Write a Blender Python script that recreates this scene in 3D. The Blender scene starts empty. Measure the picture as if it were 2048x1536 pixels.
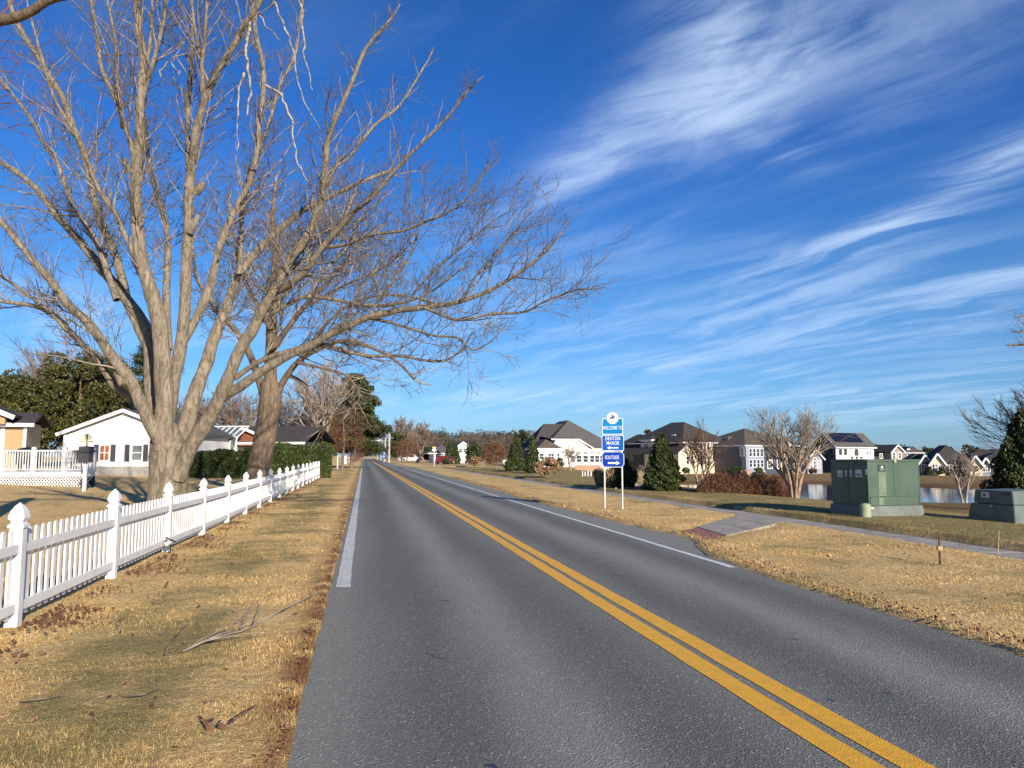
import bpy, math, random
import numpy as np
from mathutils import Vector, Matrix
random.seed(7); rng = np.random.default_rng(7)
S = bpy.context.scene
R = math.radians
# ------------------------------------------------------------------ camera
F = 1500.0; EYE = 1.6; PITCH = math.atan(144/1500.0)
cam = bpy.data.cameras.new('camera'); camo = bpy.data.objects.new('camera', cam); S.collection.objects.link(camo)
cam.sensor_width = 36.0; cam.lens = 36.0*F/2048; cam.clip_start = 0.05; cam.clip_end = 6000
camo.location = (0, 0, EYE); camo.rotation_euler = (math.pi/2+PITCH, 0, 0); S.camera = camo
# ------------------------------------------------------------------ light
SUN_EL = R(18); SAZ = Vector((0.47, -0.88)).normalized()
sun_dir = Vector((SAZ.x*math.cos(SUN_EL), SAZ.y*math.cos(SUN_EL), math.sin(SUN_EL)))
sl = bpy.data.lights.new('sun', 'SUN'); sl.energy = 5.0; sl.angle = R(0.5); sl.color = (1.0, 0.89, 0.74)
so = bpy.data.objects.new('sun', sl); S.collection.objects.link(so)
so.rotation_euler = (-sun_dir).to_track_quat('-Z', 'Y').to_euler(); so.location = (20, -30, 40)
S.view_settings.view_transform = 'Standard'; S.view_settings.look = 'None'
S.view_settings.exposure = 0.55; S.view_settings.gamma = 1
try: S.view_settings.use_curve_mapping = False
except Exception: pass

class NT:
    """tiny helper to write node trees"""
    def __init__(s, nt): s.nt = nt; s.n = nt.nodes; s.l = nt.links
    def new(s, t, **kw):
        nd = s.n.new(t)
        for k, v in kw.items(): setattr(nd, k, v)
        return nd
    def set(s, sock, v):
        if isinstance(v, bpy.types.NodeSocket): s.l.new(v, sock)
        elif v is not None:
            if hasattr(sock, 'default_value'):
                if isinstance(v, (tuple, list)) and len(v) == 3 and sock.type == 'RGBA': v = (*v, 1)
                sock.default_value = v
    def m(s, op, a, b=None, c=None, clamp=False):
        nd = s.new('ShaderNodeMath', operation=op, use_clamp=clamp)
        for i, v in enumerate((a, b, c)):
            if v is not None: s.set(nd.inputs[i], v)
        return nd.outputs[0]
    def mix(s, f, a, b, bt='MIX'):
        nd = s.new('ShaderNodeMix', data_type='RGBA', blend_type=bt)
        s.set(nd.inputs[0], f); s.set(nd.inputs[6], a); s.set(nd.inputs[7], b)
        return nd.outputs[2]
    def noise(s, vec, scale, detail=3, rough=0.55, dist=0.0, dim='3D'):
        nd = s.new('ShaderNodeTexNoise', noise_dimensions=dim)
        if vec is not None: s.set(nd.inputs['Vector'], vec)
        nd.inputs['Scale'].default_value = scale; nd.inputs['Detail'].default_value = detail
        nd.inputs['Roughness'].default_value = rough; nd.inputs['Distortion'].default_value = dist
        return nd.outputs[0]
    def ramp(s, v, a, b, c0=0.0, c1=1.0):
        nd = s.new('ShaderNodeMapRange', clamp=True, interpolation_type='SMOOTHSTEP')
        s.set(nd.inputs[0], v)
        for i, q in enumerate((a, b, c0, c1)): nd.inputs[i+1].default_value = q
        return nd.outputs[0]
    def comb(s, x, y, z):
        nd = s.new('ShaderNodeCombineXYZ')
        for i, v in enumerate((x, y, z)): s.set(nd.inputs[i], v)
        return nd.outputs[0]
    def sep(s, v):
        nd = s.new('ShaderNodeSeparateXYZ'); s.set(nd.inputs[0], v); return nd.outputs
    def vm(s, op, a, b):
        nd = s.new('ShaderNodeVectorMath', operation=op); s.set(nd.inputs[0], a); s.set(nd.inputs[1], b); return nd.outputs[0]

# ---- world: Nishita sky with cirrus
W = bpy.data.worlds.new('World'); S.world = W; W.use_nodes = True
W.cycles.sampling_method = 'MANUAL'; W.cycles.sample_map_resolution = 256
w = NT(W.node_tree); w.n.clear()
sky = w.new('ShaderNodeTexSky', sky_type='NISHITA')
sky.sun_disc = False; sky.sun_elevation = SUN_EL; sky.sun_rotation = math.atan2(SAZ.x, SAZ.y)
sky.air_density = 1.0; sky.dust_density = 0.2; sky.ozone_density = 3.0; sky.altitude = 0
tc = w.new('ShaderNodeTexCoord').outputs['Generated']
dx, dy, dz = w.sep(tc)
az = w.m('ARCTAN2', dx, dy); el = w.m('ARCSINE', dz)
elc = w.m('MAXIMUM', el, 0.0)
# cloud-layer plane coordinates
zc = w.m('ADD', w.m('MAXIMUM', dz, 0.0), 0.09)
pu = w.m('DIVIDE', dx, zc); pv = w.m('DIVIDE', dy, zc)
def rot2(u, v, a):
    c, s_ = math.cos(a), math.sin(a)
    return w.m('ADD', w.m('MULTIPLY', u, c), w.m('MULTIPLY', v, s_)), w.m('SUBTRACT', w.m('MULTIPLY', v, c), w.m('MULTIPLY', u, s_))
ru, rv = rot2(pu, pv, R(-58))
warp = w.noise(w.comb(pu, pv, 0.0), 0.9, 3, 0.5)
wv = w.m('MULTIPLY', w.m('SUBTRACT', warp, 0.5), 0.95)
fib = w.noise(w.comb(w.m('ADD', w.m('MULTIPLY', ru, 0.55), wv), w.m('ADD', w.m('MULTIPLY', rv, 2.6), w.m('MULTIPLY', wv, 2.0)), 3.1), 1.5, 8, 0.62, 0.5)
big = w.noise(w.comb(w.m('MULTIPLY', ru, .6), rv, 7.0), 0.7, 3, 0.5)
fine = w.noise(w.comb(w.m('MULTIPLY', az, 3.0), w.m('ADD', w.m('MULTIPLY', el, 26.0), w.m('MULTIPLY', az, -4.0)), 1.0), 1.5, 6, 0.6, 0.6)
bands = [  # px, py, sigma-long, sigma-short (px), angle (deg, up to the right), weight
 (1215,275,190,42,42,.85),(1150,350,90,30,50,.55),(1340,210,150,45,38,.8),(1500,190,95,42,30,1.25),(1440,95,85,36,68,1.0),(1620,60,150,70,10,.55),
 (1530,290,80,18,-30,.5),(1810,170,220,70,25,.3),(1880,395,190,20,22,1.0),(1720,470,150,14,14,.8),(2000,345,110,22,22,.85),(1990,290,90,16,15,.4),
 (1760,590,260,34,8,.75),(1950,590,200,30,10,.85),(1620,570,190,24,12,.5),(1960,700,180,50,0,.55),(1440,742,110,13,-3,.9),(1330,722,120,12,-4,.6),(1560,680,130,16,0,.5),
 (1180,590,170,40,0,.45),(1150,660,150,26,0,.5),(1180,490,200,26,-4,.3),(1000,720,260,40,0,.4),(1900,810,220,30,0,.6),(1500,800,300,16,0,.5),(1150,800,300,22,0,.5),(850,800,300,22,0,.35),(1330,440,60,6,24,.35),
 (110,660,240,60,0,.6),(60,600,120,30,0,.4),(1360,100,60,120,0,.22),(300,60,300,60,20,.1),(960,40,160,30,15,.12),(1800,60,260,40,8,.25)]
acc = None
for (bx, by, sa, sb, an, wt) in bands:
    uu = (bx-1024)/F; vv = (768-by)/F
    d_ = Vector((uu, math.cos(PITCH)-vv*math.sin(PITCH), math.sin(PITCH)+vv*math.cos(PITCH))).normalized()
    a0 = math.atan2(d_.x, d_.y); e0 = math.asin(d_.z)
    ua = w.m('MULTIPLY', w.m('SUBTRACT', az, a0), math.cos(e0)); ub = w.m('SUBTRACT', el, e0)
    x_, y_ = None, None
    c, s_ = math.cos(R(an)), math.sin(R(an))
    x_ = w.m('ADD', w.m('MULTIPLY', ua, c), w.m('MULTIPLY', ub, s_)); y_ = w.m('SUBTRACT', w.m('MULTIPLY', ub, c), w.m('MULTIPLY', ua, s_))
    x_ = w.m('MULTIPLY', x_, F/sa); y_ = w.m('ADD', w.m('MULTIPLY', y_, F/sb), w.m('MULTIPLY', wv, 1.6))
    g = w.m('MULTIPLY', w.m('EXPONENT', w.m('MULTIPLY', w.m('ADD', w.m('MULTIPLY', x_, x_), w.m('MULTIPLY', y_, y_)), -0.5)), wt)
    acc = g if acc is None else w.m('ADD', acc, g)
tex = w.m('ADD', w.m('MULTIPLY', fib, 0.85), w.m('MULTIPLY', fine, 0.35))
texf = w.ramp(tex, 0.47, 0.80)
dens = w.m('MULTIPLY', acc, w.m('ADD', w.m('MULTIPLY', texf, 1.25), 0.10))
veil = w.m('MULTIPLY', w.ramp(el, 0.42, 0.03), w.m('ADD', w.m('MULTIPLY', w.ramp(fine, 0.46, 0.72), 0.17), 0.01))
other = w.m('MULTIPLY', w.ramp(big, 0.52, 0.75), w.m('MULTIPLY', texf, 0.10))
dens = w.m('ADD', w.m('ADD', dens, veil), other)
dens = w.m('SUBTRACT', 1.0, w.m('EXPONENT', w.m('MULTIPLY', dens, -0.43)))
cr_ = w.new('ShaderNodeValToRGB'); cr_.color_ramp.interpolation = 'B_SPLINE' if False else 'LINEAR'
for i_, (e_, c_) in enumerate(((0.5, (.60,.97,1.80)), (2.4, (.58,.97,1.64)), (6.2, (.55,1.0,1.60)), (12, (.48,1.02,1.62)), (22.8, (.30,.87,1.72)), (32, (.25,.83,1.60)), (60, (.24,.72,1.4)))):
    e2 = cr_.color_ramp.elements[i_] if i_ < 2 else cr_.color_ramp.elements.new(R(e_)/1.1)
    e2.position = R(e_)/1.1; e2.color = (*c_, 1)
w.l.new(w.m('DIVIDE', elc, 1.1), cr_.inputs[0])
skyc = w.mix(1.0, sky.outputs[0], cr_.outputs[0], 'MULTIPLY')
cl = w.mix(dens, skyc, (9.0, 11.2, 14.2, 1))
bg = w.new('ShaderNodeBackground'); w.l.new(cl, bg.inputs[0]); bg.inputs[1].default_value = 0.058
out = w.new('ShaderNodeOutputWorld'); w.l.new(bg.outputs[0], out.inputs[0])

# ------------------------------------------------------------------ geometry of the place
def ray(px, py):
    u = (px-1024)/F; v = (768-py)/F
    return Vector((u, math.cos(PITCH)-v*math.sin(PITCH), math.sin(PITCH)+v*math.cos(PITCH)))
def G(px, py, z=0.0):
    d = ray(px, py); t = (z-EYE)/d.z
    return Vector((d.x*t, d.y*t, z))
def P3(px, py, depth):
    d = ray(px, py); t = depth/d.y
    return Vector((d.x*t, depth, EYE+d.z*t))
SL = 0.197                                  # the road runs along x = a - SL*y
def ss(t): t = np.clip(t, 0, 1); return t*t*(3-2*t)
WATER = -1.8
pond = np.array([tuple(G(px, py, WATER).xy) for px, py in ((1345,979),(1420,970),(1550,968),(1700,970),(1850,977),(1960,979),(2080,980),(2300,985),(2300,1004),(1960,1004),(1850,1003),(1700,1000),(1590,998),(1450,990),(1350,986))])
road_edge_r = [(-40,5.35),(6.1,5.35),(9.7,5.40),(10.7,5.48),(12.2,5.62),(13.4,5.95),(14.2,6.30),(15.2,6.45),(16.2,6.35),(18,6.2),(21.9,6.2),(28,6.0),(35,6.3),(48,6.4),(81,6.9),(97,7.5),(101,9.5),(103,14),(104,60)]
def edge_r(y): return np.interp(y, [q[0] for q in road_edge_r[:15]], [q[1] for q in road_edge_r[:15]])
AL = -0.38
def inpoly(x, y, poly):
    x = np.asarray(x); y = np.asarray(y); c = np.zeros(x.shape, bool); n = len(poly)
    for i in range(n):
        x1, y1 = poly[i]; x2, y2 = poly[(i+1) % n]
        k = ((y1 > y) != (y2 > y)) & (x < (x2-x1)*(y-y1)/((y2-y1) if y2 != y1 else 1e-9)+x1)
        c ^= k
    return c
def distpoly(x, y, poly):
    d = np.full(np.asarray(x).shape, 1e9); n = len(poly)
    for i in range(n):
        a = poly[i]; b = poly[(i+1) % n]; ab = b-a
        t = np.clip(((x-a[0])*ab[0]+(y-a[1])*ab[1])/(ab@ab), 0, 1)
        d = np.minimum(d, np.hypot(x-a[0]-t*ab[0], y-a[1]-t*ab[1]))
    return np.where(inpoly(x, y, poly), 0, d)
SW0, SW1 = 10.1, 10.98                        # sidewalk band in a' = x + .2*y
ramp_poly = np.array([tuple(G(*q).xy) for q in ((1363,1064),(1394,1056),(1492,1026),(1588,1040),(1454,1074),(1410,1081))])
def onwalk(x, y):
    aw = x+0.2*y
    return ((aw > SW0) & (aw < SW1) & (y < 98) & (y > -30)) | inpoly(x, y, ramp_poly)
def onroad(x, y, m=0.0):
    a = x+SL*y
    r1 = (a > AL-m) & (a < edge_r(y)+m) & (y < 420)
    side = (y > 101-m) & (y < 109+m) & (a > 3) & (a < 28)
    return r1 | side
def T(x, y):
    x = np.asarray(x, float); y = np.asarray(y, float)
    a = x+SL*y; aw = x+0.2*y; s = aw-SW1
    px = 1024+F*x/np.maximum(y, 1)
    L = 0.15*(s > 0)*(1-ss((s-2.5)/9)) - 1.5*ss((s-2)/22)*ss((px-1120)/240)
    L = L + 1.0*ss((-a-8)/34)*ss((y-10)/25)*ss((150-y)/60)
    d = distpoly(x, y, pond)
    k = 1-ss(d/7.0)
    L = L*(1-k) + (-2.5)*k
    low = (s < 0)
    L = np.where(low & (a > AL), 0.035, L+0.02*(~low)*0)
    L = np.where(a < AL, L+0.02, L)
    return L
def Tz(x, y): return float(T(np.array([x]), np.array([y]))[0])
def hit(px, py):
    d = ray(px, py); t = 3.0; prev = t
    while t < 900:
        p = Vector((0, 0, EYE))+d*t
        if p.z < Tz(p.x, p.y): break
        prev = t; t *= 1.01
    return Vector((d.x*t, d.y*t, Tz(d.x*t, d.y*t)))

# ------------------------------------------------------------------ materials
MATS = {}
def mat(name, col=(.5,.5,.5), rough=.7, var=.12, scale=6, metal=0, bump=0, bscale=60, spec=.5, fn=None, col2=None):
    if name in MATS: return MATS[name]
    m_ = bpy.data.materials.new(name); m_.use_nodes = True; MATS[name] = m_
    t = NT(m_.node_tree); b = t.n['Principled BSDF']
    b.inputs['Roughness'].default_value = rough; b.inputs['Metallic'].default_value = metal
    b.inputs['Specular IOR Level'].default_value = spec
    pos = t.new('ShaderNodeNewGeometry').outputs['Position']
    if fn: fn(t, b, pos); return m_
    n = t.noise(pos, scale, 4)
    c2 = col2 or tuple(c*(1-2.2*var) for c in col)
    c1 = tuple(min(1, c*(1+var)) for c in col)
    c = t.mix(t.ramp(n, .3, .72), c1, c2)
    t.set(b.inputs['Base Color'], c)
    if bump:
        bn = t.new('ShaderNodeBump'); bn.inputs['Strength'].default_value = bump; bn.inputs['Distance'].default_value = .02
        t.set(bn.inputs['Height'], t.noise(pos, bscale, 4)); t.l.new(bn.outputs[0], b.inputs['Normal'])
    return m_
def bumpit(t, b, h, s=.5, d=.02):
    bn = t.new('ShaderNodeBump'); bn.inputs['Strength'].default_value = s; bn.inputs['Distance'].default_value = d
    t.set(bn.inputs['Height'], h); t.l.new(bn.outputs[0], b.inputs['Normal'])

def grass_col(t, pos, blade=False):
    x, y, z = t.sep(pos)
    flat = t.comb(x, y, 0.0)
    n1 = t.noise(flat, 0.55, 4, .6); n2 = t.noise(flat, 2.3, 4, .6); n3 = t.noise(flat, 14, 4, .65)
    a = t.m('ADD', x, t.m('MULTIPLY', y, SL))
    aw = t.m('SUBTRACT', t.m('ADD', x, t.m('MULTIPLY', y, .2)), SW1)
    left = t.ramp(a, 2.0, 0.0)
    # mottled green: stronger beyond the sidewalk and in a lengthwise band on the left verge
    band = t.m('MULTIPLY', t.ramp(a, -3.0, -1.9), t.ramp(a, -.75, -1.5))
    band2 = t.m('MULTIPLY', t.ramp(a, 5.9, 7.6), t.ramp(a, 9.9, 8.4))
    g = t.m('ADD', t.m('ADD', t.m('MULTIPLY', n1, .8), t.m('MULTIPLY', n2, .45)), t.m('MULTIPLY', n3, .18))
    g = t.m('ADD', g, t.m('MULTIPLY', band, .10)); g = t.m('ADD', g, t.m('MULTIPLY', band2, .0))
    g = t.m('ADD', g, t.m('MULTIPLY', t.ramp(aw, -.3, .4), .22)); g = t.m('SUBTRACT', g, t.m('MULTIPLY', t.ramp(y, 75, 105), .16))
    g = t.m('SUBTRACT', g, t.m('MULTIPLY', t.ramp(a, -3.6, -5.0), .06))
    gf = t.ramp(g, .69, .93)
    straw = t.mix(t.ramp(n3, .3, .7), (.92, .64, .285, 1), (.57, .38, .15, 1))
    straw = t.mix(t.ramp(n2, .4, .75), straw, (.95, .69, .335, 1))
    green = t.mix(t.ramp(n3, .35, .7), (.20, .18, .07, 1), (.36, .295, .13, 1))
    c = t.mix(t.m('MULTIPLY', gf, .88), straw, green)
    # reddish thatch beside the asphalt
    e1 = t.m('MULTIPLY', t.ramp(a, AL-.42, AL-.02), t.ramp(a, 1.0, .6))
    c = t.mix(t.m('MULTIPLY', e1, t.ramp(n2, .35, .6)), c, (.30, .15, .06, 1))
    return c, n3
def f_ground(t, b, pos):
    c, n3 = grass_col(t, pos)
    x, y, z = t.sep(pos)
    c = t.mix(t.ramp(z, -1.15, -1.7), c, (.17, .10, .045, 1))
    c = t.mix(t.m('MULTIPLY', t.ramp(t.noise(pos, 38, 3), .5, .7), .55), c, (.12, .075, .03, 1))
    t.set(b.inputs['Base Color'], c); b.inputs['Roughness'].default_value = .95; b.inputs['Specular IOR Level'].default_value = .1
    bumpit(t, b, t.m('ADD', t.noise(pos, 55, 4), t.noise(pos, 9, 3)), .9, .05)
mat('ground', fn=f_ground)
def f_blade(t, b, pos):
    c, n3 = grass_col(t, pos, True)
    at = t.new('ShaderNodeAttribute', attribute_name='tone').outputs['Fac']
    c = t.mix(1.0, c, t.mix(at, (.48, .45, .38, 1), (1.4, 1.38, 1.3, 1)), 'MULTIPLY')
    t.set(b.inputs['Base Color'], c); b.inputs['Roughness'].default_value = .7; b.inputs['Specular IOR Level'].default_value = .25
mat('grass_blade', fn=f_blade)
def f_asphalt(t, b, pos):
    x, y, z = t.sep(pos)
    a = t.m('ADD', x, t.m('MULTIPLY', y, SL))
    wob = t.m('MULTIPLY', t.m('SUBTRACT', t.noise(t.comb(x, t.m('MULTIPLY', y, .15), 0.0), 1.2, 4), .5), .75)
    aa = t.m('ADD', a, wob)
    def hump(c0, wd):
        q = t.m('DIVIDE', t.m('SUBTRACT', aa, c0), wd); return t.m('EXPONENT', t.m('MULTIPLY', t.m('MULTIPLY', q, q), -1.0))
    dark = t.m('ADD', t.m('ADD', hump(.55, .42), hump(1.95, .42)), t.m('ADD', hump(3.45, .38), hump(4.85, .34)))
    mid = t.m('ADD', hump(1.25, .33), hump(4.15, .30))
    sh = t.ramp(a, 5.3, 5.6); shl = t.ramp(a, .15, -.25)
    v = t.m('ADD', .215, t.m('MULTIPLY', dark, -.072)); v = t.m('ADD', v, t.m('MULTIPLY', mid, .045))
    v = t.m('ADD', v, t.m('MULTIPLY', t.m('MAXIMUM', sh, shl), .035))
    v = t.m('ADD', v, t.m('MULTIPLY', t.m('SUBTRACT', t.noise(t.comb(x, t.m('MULTIPLY', y, .3), 0.0), .6, 5, .6), .5), .035))
    vo = t.new('ShaderNodeTexVoronoi'); t.set(vo.inputs['Vector'], pos); vo.inputs['Scale'].default_value = 85
    cr = t.sep(vo.outputs['Color'])[0]
    sp = t.m('SUBTRACT', t.m('MULTIPLY', cr, cr), .33)
    v = t.m('ADD', v, t.m('MULTIPLY', sp, .085))
    v = t.m('ADD', v, t.m('MULTIPLY', t.ramp(t.noise(pos, 30, 3, .7), .62, .75), -.025))
    v = t.m('ADD', v, t.m('MULTIPLY', t.m('SUBTRACT', t.noise(pos, 9, 4, .7), .5), .03))
    v = t.m('ADD', v, t.m('MULTIPLY', t.ramp(cr, .955, .985), .16))
    v = t.m('MAXIMUM', v, .012)
    # stains and thin cracks
    st = t.m('MAXIMUM', t.ramp(t.noise(t.comb(t.m('ADD', x, 3.1), y, 0.0), .9, 5, .7), .64, .76), t.ramp(t.noise(pos, 5.5, 4, .7), .70, .76))
    v = t.m('MULTIPLY', v, t.m('SUBTRACT', 1.0, t.m('MULTIPLY', st, .30)))
    c = t.new('ShaderNodeCombineColor'); t.set(c.inputs[0], v); t.set(c.inputs[1], t.m('MULTIPLY', v, .985)); t.set(c.inputs[2], t.m('MULTIPLY', v, .84))
    t.l.new(c.outputs[0], b.inputs['Base Color'])
    b.inputs['Roughness'].default_value = .8; b.inputs['Specular IOR Level'].default_value = .35
    bumpit(t, b, vo.outputs['Distance'], .55, .008)
mat('asphalt', fn=f_asphalt)
def paint(name, col, wear):
    def f(t, b, pos):
        n = t.noise(pos, 34, 5, .7); n2 = t.noise(pos, 3, 3)
        vo = t.new('ShaderNodeTexVoronoi'); t.set(vo.inputs['Vector'], pos); vo.inputs['Scale'].default_value = 85
        k = t.ramp(t.m('ADD', t.m('MULTIPLY', n, .8), t.m('MULTIPLY', n2, .35)), wear, wear+.14)
        c = t.mix(t.ramp(t.noise(pos, 12, 4), .3, .7), col, tuple(q*.84 for q in col))
        c = t.mix(t.m('MULTIPLY', k, .8), c, (.09, .09, .085))
        t.set(b.inputs['Base Color'], c); b.inputs['Roughness'].default_value = .6
        bumpit(t, b, vo.outputs['Distance'], .4, .006)
    return mat(name, fn=f)
paint('yellow_paint', (.93, .48, .022), .66); paint('white_paint', (.80, .80, .76), .66); paint('old_white_paint', (.70, .70, .64), .60)
mat('concrete', (.36, .33, .28), .9, .12, 3, bump=.3); mat('red_brick_pad', (.33, .135, .10), .85, .15, 25)
mat('vinyl', (.76, .76, .75), .4, .045, 2.2)
mat('white_trim', (.78, .78, .76), .5, .03, 3); mat('deck_white', (.70, .70, .69), .5, .08, 3)
def f_bark(c1, c2, moss):
    def f(t, b, pos):
        x, y, z = t.sep(pos)
        v = t.comb(x, y, t.m('MULTIPLY', z, .22))
        n = t.noise(v, 11, 7, .72, .8); n2 = t.noise(pos, 2.0, 3); n3 = t.noise(v, 30, 5, .75, .5)
        c = t.mix(t.ramp(n, .36, .66), c1, c2)
        c = t.mix(t.m('MULTIPLY', t.ramp(n2, .5, .75), .5), c, moss)
        c = t.mix(t.m('MULTIPLY', t.ramp(n3, .52, .7), .55), c, tuple(q*.4 for q in c2))
        t.set(b.inputs['Base Color'], c); b.inputs['Roughness'].default_value = .9; b.inputs['Specular IOR Level'].default_value = .2
        bumpit(t, b, t.m('ADD', n, t.m('MULTIPLY', n3, .6)), .9, .06)
    return f
mat('maple_bark', fn=f_bark((.355, .295, .22), (.14, .112, .082), (.20, .19, .10)))
mat('old_bark', fn=f_bark((.27, .20, .14), (.11, .08, .055), (.17, .145, .09)))
mat('myrtle_bark', (.38, .25, .17), .6, .25, 5)
mat('branch_bark', (.25, .205, .155), .85, .25, 5); mat('twig', (.165, .135, .11), .8, .25, 4); mat('twig_red', (.16, .07, .055), .8, .2, 4); mat('twig_tan', (.34, .28, .22), .8, .25, 3)
mat('dead_wood', (.31, .28, .235), .8, .35, 9); mat('twig_brown', (.19, .11, .07), .85, .3, 2); mat('twig_grey', (.22, .17, .135), .85, .3, .8)
def f_leaf(c1, c2, sc):
    def f(t, b, pos):
        at = t.new('ShaderNodeAttribute', attribute_name='tone').outputs['Fac']
        c = t.mix(at, c1, c2)
        c = t.mix(t.m('MULTIPLY', t.ramp(t.noise(pos, sc, 3), .4, .7), .5), c, tuple(q*.55 for q in c1))
        t.set(b.inputs['Base Color'], c); b.inputs['Roughness'].default_value = .5; b.inputs['Specular IOR Level'].default_value = .35
    return f
mat('magnolia_leaf', fn=f_leaf((.030, .045, .010), (.13, .115, .035), 1.2))
mat('pine_needle', fn=f_leaf((.022, .038, .012), (.075, .085, .022), 1.0))
mat('arbor_leaf', fn=f_leaf((.018, .036, .010), (.085, .10, .024), 1.5))
mat('hedge_leaf', fn=f_leaf((.022, .040, .008), (.085, .105, .022), 1.5))
mat('shrub_leaf', fn=f_leaf((.20, .12, .06), (.45, .28, .17), 1.5))
mat('rust_leaf', fn=f_leaf((.10, .042, .020), (.25, .125, .065), .6))
mat('reed_leaf', fn=f_leaf((.30, .19, .09), (.52, .37, .20), 1.5))
mat('dry_leaf', fn=f_leaf((.08, .035, .02), (.22, .12, .07), 3))
mat('woods_leaf', fn=f_leaf((.075, .06, .045), (.17, .13, .095), .05))
mat('woods_pine', fn=f_leaf((.025, .035, .018), (.05, .06, .03), .05))
def f_shingle(c):
    def f(t, b, pos):
        n = t.noise(pos, 3, 4, .7); n2 = t.noise(pos, .35, 3)
        cc = t.mix(t.ramp(n, .3, .7), c, tuple(q*.68 for q in c)); cc = t.mix(t.m('MULTIPLY', n2, .4), cc, tuple(q*1.3 for q in c))
        t.set(b.inputs['Base Color'], cc); b.inputs['Roughness'].default_value = .9; b.inputs['Specular IOR Level'].default_value = .15
        z = t.sep(pos)[2]; bumpit(t, b, t.m('FRACT', t.m('MULTIPLY', z, 7.5)), .5, .03)
    return f
for nm, c in (('shingle_grey', (.115, .11, .102)), ('shingle_dark', (.068, .064, .062)), ('shingle_brown', (.12, .105, .085)), ('shingle_black', (.025, .026, .032))): mat(nm, fn=f_shingle(c))
def f_siding(c):
    def f(t, b, pos):
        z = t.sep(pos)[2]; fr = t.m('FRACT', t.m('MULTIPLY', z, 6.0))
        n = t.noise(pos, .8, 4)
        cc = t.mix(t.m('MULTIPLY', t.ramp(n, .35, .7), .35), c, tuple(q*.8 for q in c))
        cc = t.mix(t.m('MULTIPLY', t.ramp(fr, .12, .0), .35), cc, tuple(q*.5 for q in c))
        t.set(b.inputs['Base Color'], cc); b.inputs['Roughness'].default_value = .6
        bumpit(t, b, fr, .6, .03)
    return f
for nm, c in (('siding_white', (.74, .74, .73)), ('siding_cream', (.74, .66, .47)), ('siding_navy', (.050, .062, .095)), ('siding_grey', (.20, .195, .19)), ('siding_bluegrey', (.27, .31, .38)),
              ('siding_tan', (.42, .28, .14)), ('siding_dark', (.048, .048, .052)), ('siding_taupe', (.30, .26, .22))): mat(nm, fn=f_siding(c))
mat('glass_dark', (.03, .035, .045), .08, .1, 1, spec=.8); mat('glass_grey', (.14, .17, .18), .1, .2, 1, spec=.8)
mat('brick', (.25, .08, .05), .9, .25, 12); mat('curtain_rust', (.36, .10, .04), .8, .3, 8); mat('shutter', (.045, .045, .05), .6)
mat('foundation', (.30, .29, .27), .9, .1, 4); mat('solar', (.012, .014, .028), .15, .1, 4, spec=.7)
mat('metal_post', (.62, .62, .60), .4, .08, 5, metal=.2)
for nm, c in (('sign_sky', (.002, .20, .50)), ('sign_blue', (.003, .10, .47)), ('sign_deep', (.003, .042, .38))): mat(nm, c, .35, .04, 3)
mat('sign_white', (.86, .88, .88), .35, .01, 3); mat('ink', (.03, .035, .06), .5)
def f_green(t, b, pos):
    n = t.noise(pos, 1.5, 4); v = t.noise(t.vm('MULTIPLY', pos, (6, 6, .6)), 2.0, 4)
    c = t.mix(t.ramp(n, .35, .7), (.064, .108, .074), (.050, .086, .060)); c = t.mix(t.m('MULTIPLY', t.ramp(v, .55, .75), .4), c, (.105, .155, .115))
    c = t.mix(t.m('MULTIPLY', t.ramp(t.noise(pos, 11, 5, .7), .6, .72), .3), c, (.16, .20, .16))
    t.set(b.inputs['Base Color'], c); b.inputs['Roughness'].default_value = .45
mat('green_steel', fn=f_green); mat('plinth', (.15, .17, .155), .8, .1, 4, bump=.2); mat('pale_green', (.32, .37, .24), .6, .08, 5)
mat('green_fade', (.14, .19, .12), .5, .10, 3)
mat('steel_grey', (.115, .145, .13), .5, .12, 2)
mat('sticker', (.62, .62, .58), .5, .2, 30); mat('black_plastic', (.015, .015, .017), .4); mat('pole_wood', (.42, .38, .33), .85, .1, 3)
mat('rust_iron', (.13, .05, .03), .8, .3, 20); mat('straw_stick', (.45, .32, .18), .8); mat('banner_blue', (.06, .24, .62), .6)
mat('car_white', (.75, .75, .75), .3); mat('car_red', (.20, .025, .03), .3); mat('rubber', (.02, .02, .02), .8); mat('brick_tan', (.46, .27, .18), .9, .15, 10)
mat('yellow_trim', (.70, .62, .20), .5); mat('stone', (.42, .39, .35), .9, .25, 4); mat('copper_green', (.20, .17, .05), .5)
mat('bright_leaf', fn=f_leaf((.04, .05, .02), (.12, .12, .05), 1.5))
def f_water(t, b, pos):
    t.set(b.inputs['Base Color'], (.030, .040, .050, 1)); b.inputs['Roughness'].default_value = .07; b.inputs['IOR'].default_value = 1.33
    b.inputs['Specular IOR Level'].default_value = 1.0
    bumpit(t, b, t.noise(t.vm('MULTIPLY', pos, (1.0, 3.0, 1.0)), 1.6, 3), .16, .02)
mat('water', fn=f_water)

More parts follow.
